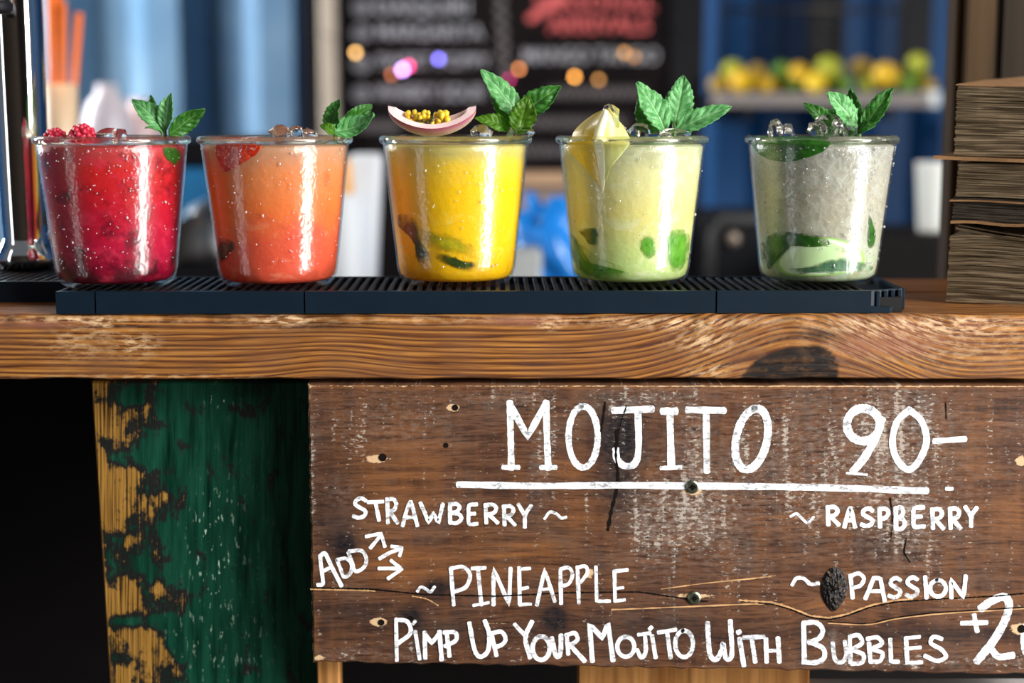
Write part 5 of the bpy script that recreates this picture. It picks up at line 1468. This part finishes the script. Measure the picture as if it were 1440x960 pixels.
FM = {'y': fruit_mat('lemon_yellow', (0.75, 0.50, 0.012), (0.85, 0.62, 0.03)), 'o': fruit_mat('lemon_orange', (0.62, 0.36, 0.008), (0.76, 0.50, 0.015)), 'g': fruit_mat('lime_green', (0.10, 0.22, 0.02), (0.20, 0.36, 0.03)),
      'm': fruit_mat('lime_yellow_green', (0.30, 0.34, 0.02), (0.50, 0.50, 0.03)), 'd': fruit_mat('lemon_dull', (0.32, 0.20, 0.015), (0.45, 0.30, 0.02))}
low = [(1042, 17, 'o', 0, 'largest orange yellow lemon lying directly on the wall shelf'), (1074, 13, 'o', .02, 'small orange yellow lemon beside the largest one on the shelf board'),
       (1010, 13, 'd', .03, 'dull ochre lemon at the open end of the wall shelf'), (1116, 12, 'g', .03, 'green lime on the shelf board beside the bright yellow lemon'),
       (1147, 15, 'y', 0, 'bright yellow lemon, the only pure yellow one on the shelf'), (1185, 13, 'g', .03, 'green lime on the shelf board under the biggest yellowish lime'),
       (1217, 13, 'm', .03, 'yellowish green lime lying on the shelf board'), (1275, 13, 'g', .02, 'green lime on the shelf board near the white shelf end'),
       (1304, 12, 'd', .02, 'dull ochre lemon next to the white shelf end'), (1246, 12, 'g', .06, 'green lime half hidden under the orange lemon of the upper row'), (1095, 11, 'd', .06, 'dull ochre lemon hidden behind the small orange yellow lemon')]
top = [(1029, 97, 13, 'm', .02, 'yellowish green lime piled on the largest orange yellow lemon'), (1065, 98, 10, 'd', .05, 'small dull ochre lemon in the upper row against the wire rack'),
       (1100, 99, 13, 'g', .04, 'green lime in the upper row beside an orange lemon'), (1123, 101, 13, 'o', .01, 'small orange yellow lemon in the upper row beside a green lime'),
       (1165, 95, 17, 'm', .02, 'biggest yellowish green lime on top of the fruit pile'), (1210, 95, 14, 'd', .05, 'dull ochre lemon in the upper row in front of the black rack plate'),
       (1246, 104, 17, 'o', 0, 'large orange yellow lemon in the upper row'), (1291, 88, 14, 'm', .03, 'yellowish green lime topmost near the white shelf end'), (1288, 102, 12, 'g', .06, 'green lime under the topmost yellowish lime near the white shelf end')]


def citrus(c, r, k, label):
    m_ = MB(); prof_ = []
    for i in range(13):
        a_ = -PI / 2 + PI * i / 12
        prof_.append((r * math.cos(a_), 1.12 * r * math.sin(a_) + (0.12 * r if i == 12 else -0.10 * r if i == 0 else 0)))
    nm = 'lemon' if k in 'yod' else 'lime'
    m_.lathe(prof_, 18); R_ = Matrix.Rotation(random.uniform(0, 6), 3, 'Z') @ Matrix.Rotation(PI / 2 + random.uniform(-.5, .5), 3, 'Y')
    m_.v = [c + R_ @ Vector(p) for p in m_.v]
    tag(obj(nm, m_, FM[k]), label, nm, 'citrus fruit on the shelf')


for (px, r, k, dy, lb) in low:
    Y = SH_Y + 0.045 + dy; rm = r / F_PX * (Y - CAM.y); c = P(px, 120, Y); c.z = sz + rm * 0.99
    citrus(c, rm, k, lb)
for (px, py, r, k, dy, lb) in top:
    Y = SH_Y + 0.05 + dy; rm = r / F_PX * (Y - CAM.y)
    citrus(P(px, py + 1, Y), rm, k, lb)

# wire rack above the fruit
M['wire'] = plain('dark_wire', (0.06, 0.055, 0.055), 0.4, 0.5)
WR_Y = SH_Y + 0.22
rack = thing('wire_rack', 'dark wire rack standing behind the lemons on the wall shelf', 'rack', (P(1140, 130, WR_Y).x, WR_Y, sz))
zr = sz
def wr(name, pts_, r): m_ = MB(); m_.tube(pts_, r, 8); obj(name, m_, M['wire'], rack)
for px in (1026, 1062, 1178, 1265):
    a_ = P(px, 100, WR_Y); wr('wire_post', [(a_.x - (0.02 if px == 1026 else 0), WR_Y, zr), (a_.x, WR_Y, 0.62)], 0.0045 if px in (1026, 1265) else 0.003)
for py in (13, -40): 
    z_ = P(1100, py, WR_Y).z; wr('wire_rail', [(P(1022, 0, WR_Y).x, WR_Y, z_), (P(1270, 0, WR_Y).x, WR_Y, z_)], 0.005)
for k_ in range(8):
    z_ = P(1100, 24 + 10 * k_, WR_Y).z; wr('wire_rail', [(P(1024, 0, WR_Y).x, WR_Y + 0.003, z_), (P(1267, 0, WR_Y).x, WR_Y + 0.003, z_)], 0.0012)
M['black'] = plain('black_steel', (0.006, 0.007, 0.010), 0.5, spec=0.15)
obj('rack_plate', MB().box(P(1140, 0, WR_Y).x, P(1190, 0, WR_Y).x, WR_Y + 0.008, WR_Y + 0.012, zr, 0.62), M['black'], rack, smooth=False)
obj('rack_plate', MB().box(P(1272, 0, WR_Y).x, P(1312, 0, WR_Y).x, WR_Y - 0.004, WR_Y + 0.012, zr, 0.62), M['black'], rack, smooth=False)

# appliances and things on the work counter
def on_counter(px0, px1, pytop, Y, depth, name, label, cat, mat, bev=0.004):
    a_ = P(px0, pytop, Y); b_ = P(px1, pytop, Y)
    return tag(obj(name, MB().box(a_.x, b_.x, Y, Y + depth, BZ, a_.z, bev), mat, smooth=False), label, cat)


ov = thing('countertop_oven', 'black countertop oven with a grey door frame and a knob', 'oven', (P(1040, 305, 1.25).x, 1.35, BZ))
a_ = P(985, 306, 1.25); b_ = P(1150, 306, 1.25)
obj('body', MB().box(a_.x, b_.x, 1.25, 1.5, BZ, a_.z, 0.006), M['black'], ov, smooth=False)
M['grey_trim'] = plain('grey_trim', (0.05, 0.05, 0.05), 0.5, spec=0.2)
m_ = MB(); x0, x1, z1 = P(1002, 306, 1.245).x, P(1140, 306, 1.245).x, P(1002, 309, 1.245).z
m_.tube([(x0 - .004, 1.245, BZ + 0.01), (x0, 1.245, z1 - 0.02), (x0 + 0.012, 1.245, z1), (x1, 1.245, z1)], 0.007, 8); obj('door_frame', m_, M['grey_trim'], ov)
m_ = MB(); m_.sphere(P(1031, 336, 1.243), 0.010, 14, 8, (1, .7, 1)); obj('knob', m_, plain('brass_knob', (0.35, 0.28, 0.22), 0.35, 0.4), ov)
on_counter(1180, 1420, 331, 1.02, 0.2, 'black_box', 'low black box under the white cup', 'box', plain('black_brown_box', (0.006, 0.005, 0.005), 0.7, spec=0.08))
cy_ = 1.08; ct = P(1314, 228, cy_); cbz = P(1314, 331, 1.02).z
M['cupw'] = plain('white_frosted_plastic', (0.62, 0.60, 0.56), 0.5, var=0.06, Subsurface_Weight=0.2)
m_ = MB(); rt = 26 / F_PX * (cy_ - CAM.y); m_.lathe([(0, 0), (rt * .72, 0), (rt * .76, .004), (rt * .98, ct.z - cbz - .003), (rt, ct.z - cbz), (rt * .93, ct.z - cbz), (rt * .7, .006), (0, .006)], 28, (ct.x, cy_, cbz))
tag(obj('cup', m_, M['cupw']), 'white frosted plastic cup on a black box', 'cup')

# blue bag and cardboard tub
def lumpy(name, px, py, Y, sx, sy, sz_, mat, label, cat, amp=0.16):
    c = P(px, py, Y); m_ = MB(); m_.sphere((0, 0, 0), 1, 30, 20)
    v2 = []
    for p in m_.v:
        k_ = 1 + amp * (math.sin(p[0] * 7 + p[2] * 5) * math.sin(p[1] * 6 + 1) + 0.6 * math.sin(p[2] * 13 + p[0] * 11) + 0.4 * math.sin(p[0] * 21 - p[2] * 17))
        v2.append((c.x + p[0] * sx * k_, Y + p[1] * sy * k_, max(BZ, c.z + p[2] * sz_ * k_)))
    m_.v = v2
    return tag(obj(name, m_, mat), label, cat)


lumpy('plastic_bag', 778, 365, 1.05, 0.062, 0.06, 0.075, plain('bright_blue_plastic', (0.010, 0.19, 0.62), 0.25, spec=0.6), 'crumpled bright blue plastic bag behind the cocktails', 'bag')
on_counter(700, 830, 262, 1.30, 0.16, 'cardboard_box', 'dull grey brown cardboard box behind the blue bag', 'box', plain('grey_brown_card', (0.23, 0.17, 0.14), 0.8))
a_ = P(690, 262, 1.29); b_ = P(840, 262, 1.29)
tag(obj('tray', MB().box(a_.x, b_.x, 1.29, 1.47, a_.z, a_.z + 0.014, 0.003), plain('tan_tray', (0.42, 0.26, 0.15), 0.6), smooth=False), 'thin tan tray on top of the cardboard box', 'tray')
on_counter(700, 762, 352, 0.80, 0.06, 'metal_tin', 'small grey tin in front of the blue bag', 'tin', plain('grey_tin', (0.36, 0.38, 0.38), 0.5))
# white paper and bottle behind the orange pink cocktail
M['whitep'] = plain('white_carton', (0.74, 0.78, 0.83), 0.6, var=0.08, scale=14)
a_ = P(504, 217, 0.93); b_ = P(533, 217, 0.93); m_ = MB()
m_.box(a_.x - 0.012, b_.x, 0.93, 0.99, BZ, a_.z, 0.004)
m_.v = [(p[0] + (p[2] - a_.z) * 0.05, p[1], p[2]) for p in m_.v]
tag(obj('milk_carton', m_, M['whitep'], smooth=False), 'tall plain white carton behind the orange pink cocktail', 'carton')
bt = P(484, 390, 0.90); tz = P(484, 222, 0.90).z; m_ = MB()
bot = thing('squeeze_bottle', 'white squeeze bottle with an orange neck beside the white carton', 'bottle', (bt.x, 0.90, BZ))
zs = P(484, 272, 0.90).z - BZ; hh = tz - BZ
m_.lathe([(0, 0), (.019, 0), (.0205, .004), (.0205, zs - .01), (.016, zs), (0, zs + 0.0005)], 24); obj('bottle_body', m_, M['whitep'], bot, local=True)
m_ = MB(); m_.lathe([(0.0135, zs - .001), (.0125, zs + .012), (.0105, hh - .004), (.006, hh), (0, hh)], 20); obj('bottle_neck', m_, plain('orange_peach_plastic', (0.85, 0.42, 0.14), 0.4), bot, local=True)

# steel bowl, blue crate between the first two drinks
cB = P(288, 335, 0.80); m_ = MB(); rB = 0.040
prf = [(0, cB.z - 0.035 - BZ)] ; zb = P(288, 374, 0.80).z
m_.lathe([(0, zb), (0.045, zb), (0.048, zb + 0.004), (0.046, zb + 0.02), (0.038, zb + 0.045), (0.025, zb + 0.062), (0.010, zb + 0.069), (0, zb + 0.070)], 32, (cB.x, 0.85, 0))
dome = tag(obj('steel_lid', m_, M['steel'], angle=50), 'domed steel lid between the red and the orange pink cocktail', 'lid')
tag(obj('black_box', MB().box(P(240, 375, .79).x, P(345, 375, .79).x, 0.79, 0.91, BZ, zb, 0.003), M['dark'], smooth=False), 'black box under the domed steel lid', 'box')
on_counter(215, 345, 233, 1.15, 0.25, 'plastic_crate', 'mid blue plastic crate behind the domed steel lid', 'crate', plain('mid_blue_plastic', (0.02, 0.20, 0.46), 0.4))
a_ = P(212, 234, 1.14); b_ = P(348, 196, 1.14)
tag(obj('black_tray', MB().box(a_.x, b_.x, 1.14, 1.40, a_.z, b_.z, 0.003), M['dark'], smooth=False), 'black tray on top of the mid blue crate', 'tray')

# straws in a cup on a caddy behind the chrome column
SY = 0.72
cz0 = P(90, 285, SY).z
tag(obj('wooden_caddy', MB().box(P(70, 285, SY).x, P(215, 285, SY).x, SY - 0.03, SY + 0.12, BZ, cz0, 0.003), plain('dark_caddy', (0.06, 0.05, 0.04), 0.6), smooth=False), 'dark caddy box behind the red cocktail', 'box')
cc = P(91, 285, SY + 0.02); ctz = P(91, 118, SY + 0.02).z
M['peach'] = plain('frosted_peach_plastic', (0.92, 0.55, 0.34), 0.4, var=0.06, Subsurface_Weight=0.3)
m_ = MB(); rr_ = 0.0175; m_.lathe([(0, 0), (rr_ * .8, 0), (rr_, ctz - cz0), (rr_ * .92, ctz - cz0), (rr_ * .74, .004), (0, .004)], 28, (cc.x, SY + 0.02, cz0))
tag(obj('straw_cup', m_, M['peach']), 'frosted peach cup holding orange straws', 'cup')
M['straw_o'] = plain('orange_plastic', (0.90, 0.20, 0.035), 0.4, var=0.1)
for k_, (bx, bpy_, tx, tpy, yo, r_) in enumerate([(78, 270, 70, -30, .018, .0045), (82, 270, 82, -10, .024, .0045), (86, 270, 88, 4, .015, .004), (92, 270, 111, 18, .022, .0042), (88, 270, 76, -20, .026, .0042)]):
    m_ = MB(); a_ = P(bx, bpy_, SY + yo); a_.z = cz0 + 0.006; b_ = P(tx, tpy, SY + yo)
    m_.tube([a_, a_.lerp(b_, .5), b_], r_, 12)
    tag(obj('drinking_straw', m_, M['straw_o']), ['orange straw leaning against the chrome column side of the cup', 'upright orange straw in the middle of the bunch', 'shorter orange straw close beside the upright one', 'orange straw leaning away from the others', 'orange straw at the back of the bunch'][k_], 'straw', 'orange straws in a cup')
# bottle shapes standing in for the pale light glow behind the red cocktail
def glow_bottle(px, Y, pytop, rpx, mat, label, name='bottle'):
    c = P(px, pytop, Y); r_ = rpx / F_PX * (Y - CAM.y); h = c.z - BZ; m_ = MB()
    m_.lathe([(0, 0), (r_, 0), (r_ * 1.02, .004), (r_, h - r_ * 1.6), (r_ * .8, h - r_ * 0.8), (r_ * .42, h - r_ * .35), (r_ * .4, h), (0, h)], 28, (c.x, Y, BZ))
    tag(obj(name, m_, mat), label, 'bottle')


glow_bottle(150, 1.25, 118, 36, plain('pale_lilac_glow', (0.66, 0.60, 0.66), 0.3, var=0.05), 'pale lilac bottle shape standing in for light glow behind the red cocktail')
glow_bottle(196, 1.35, 138, 30, plain('pale_pink_glow', (0.70, 0.50, 0.48), 0.3, var=0.05), 'pale pink bottle shape standing in for light glow behind the mint of the red cocktail')
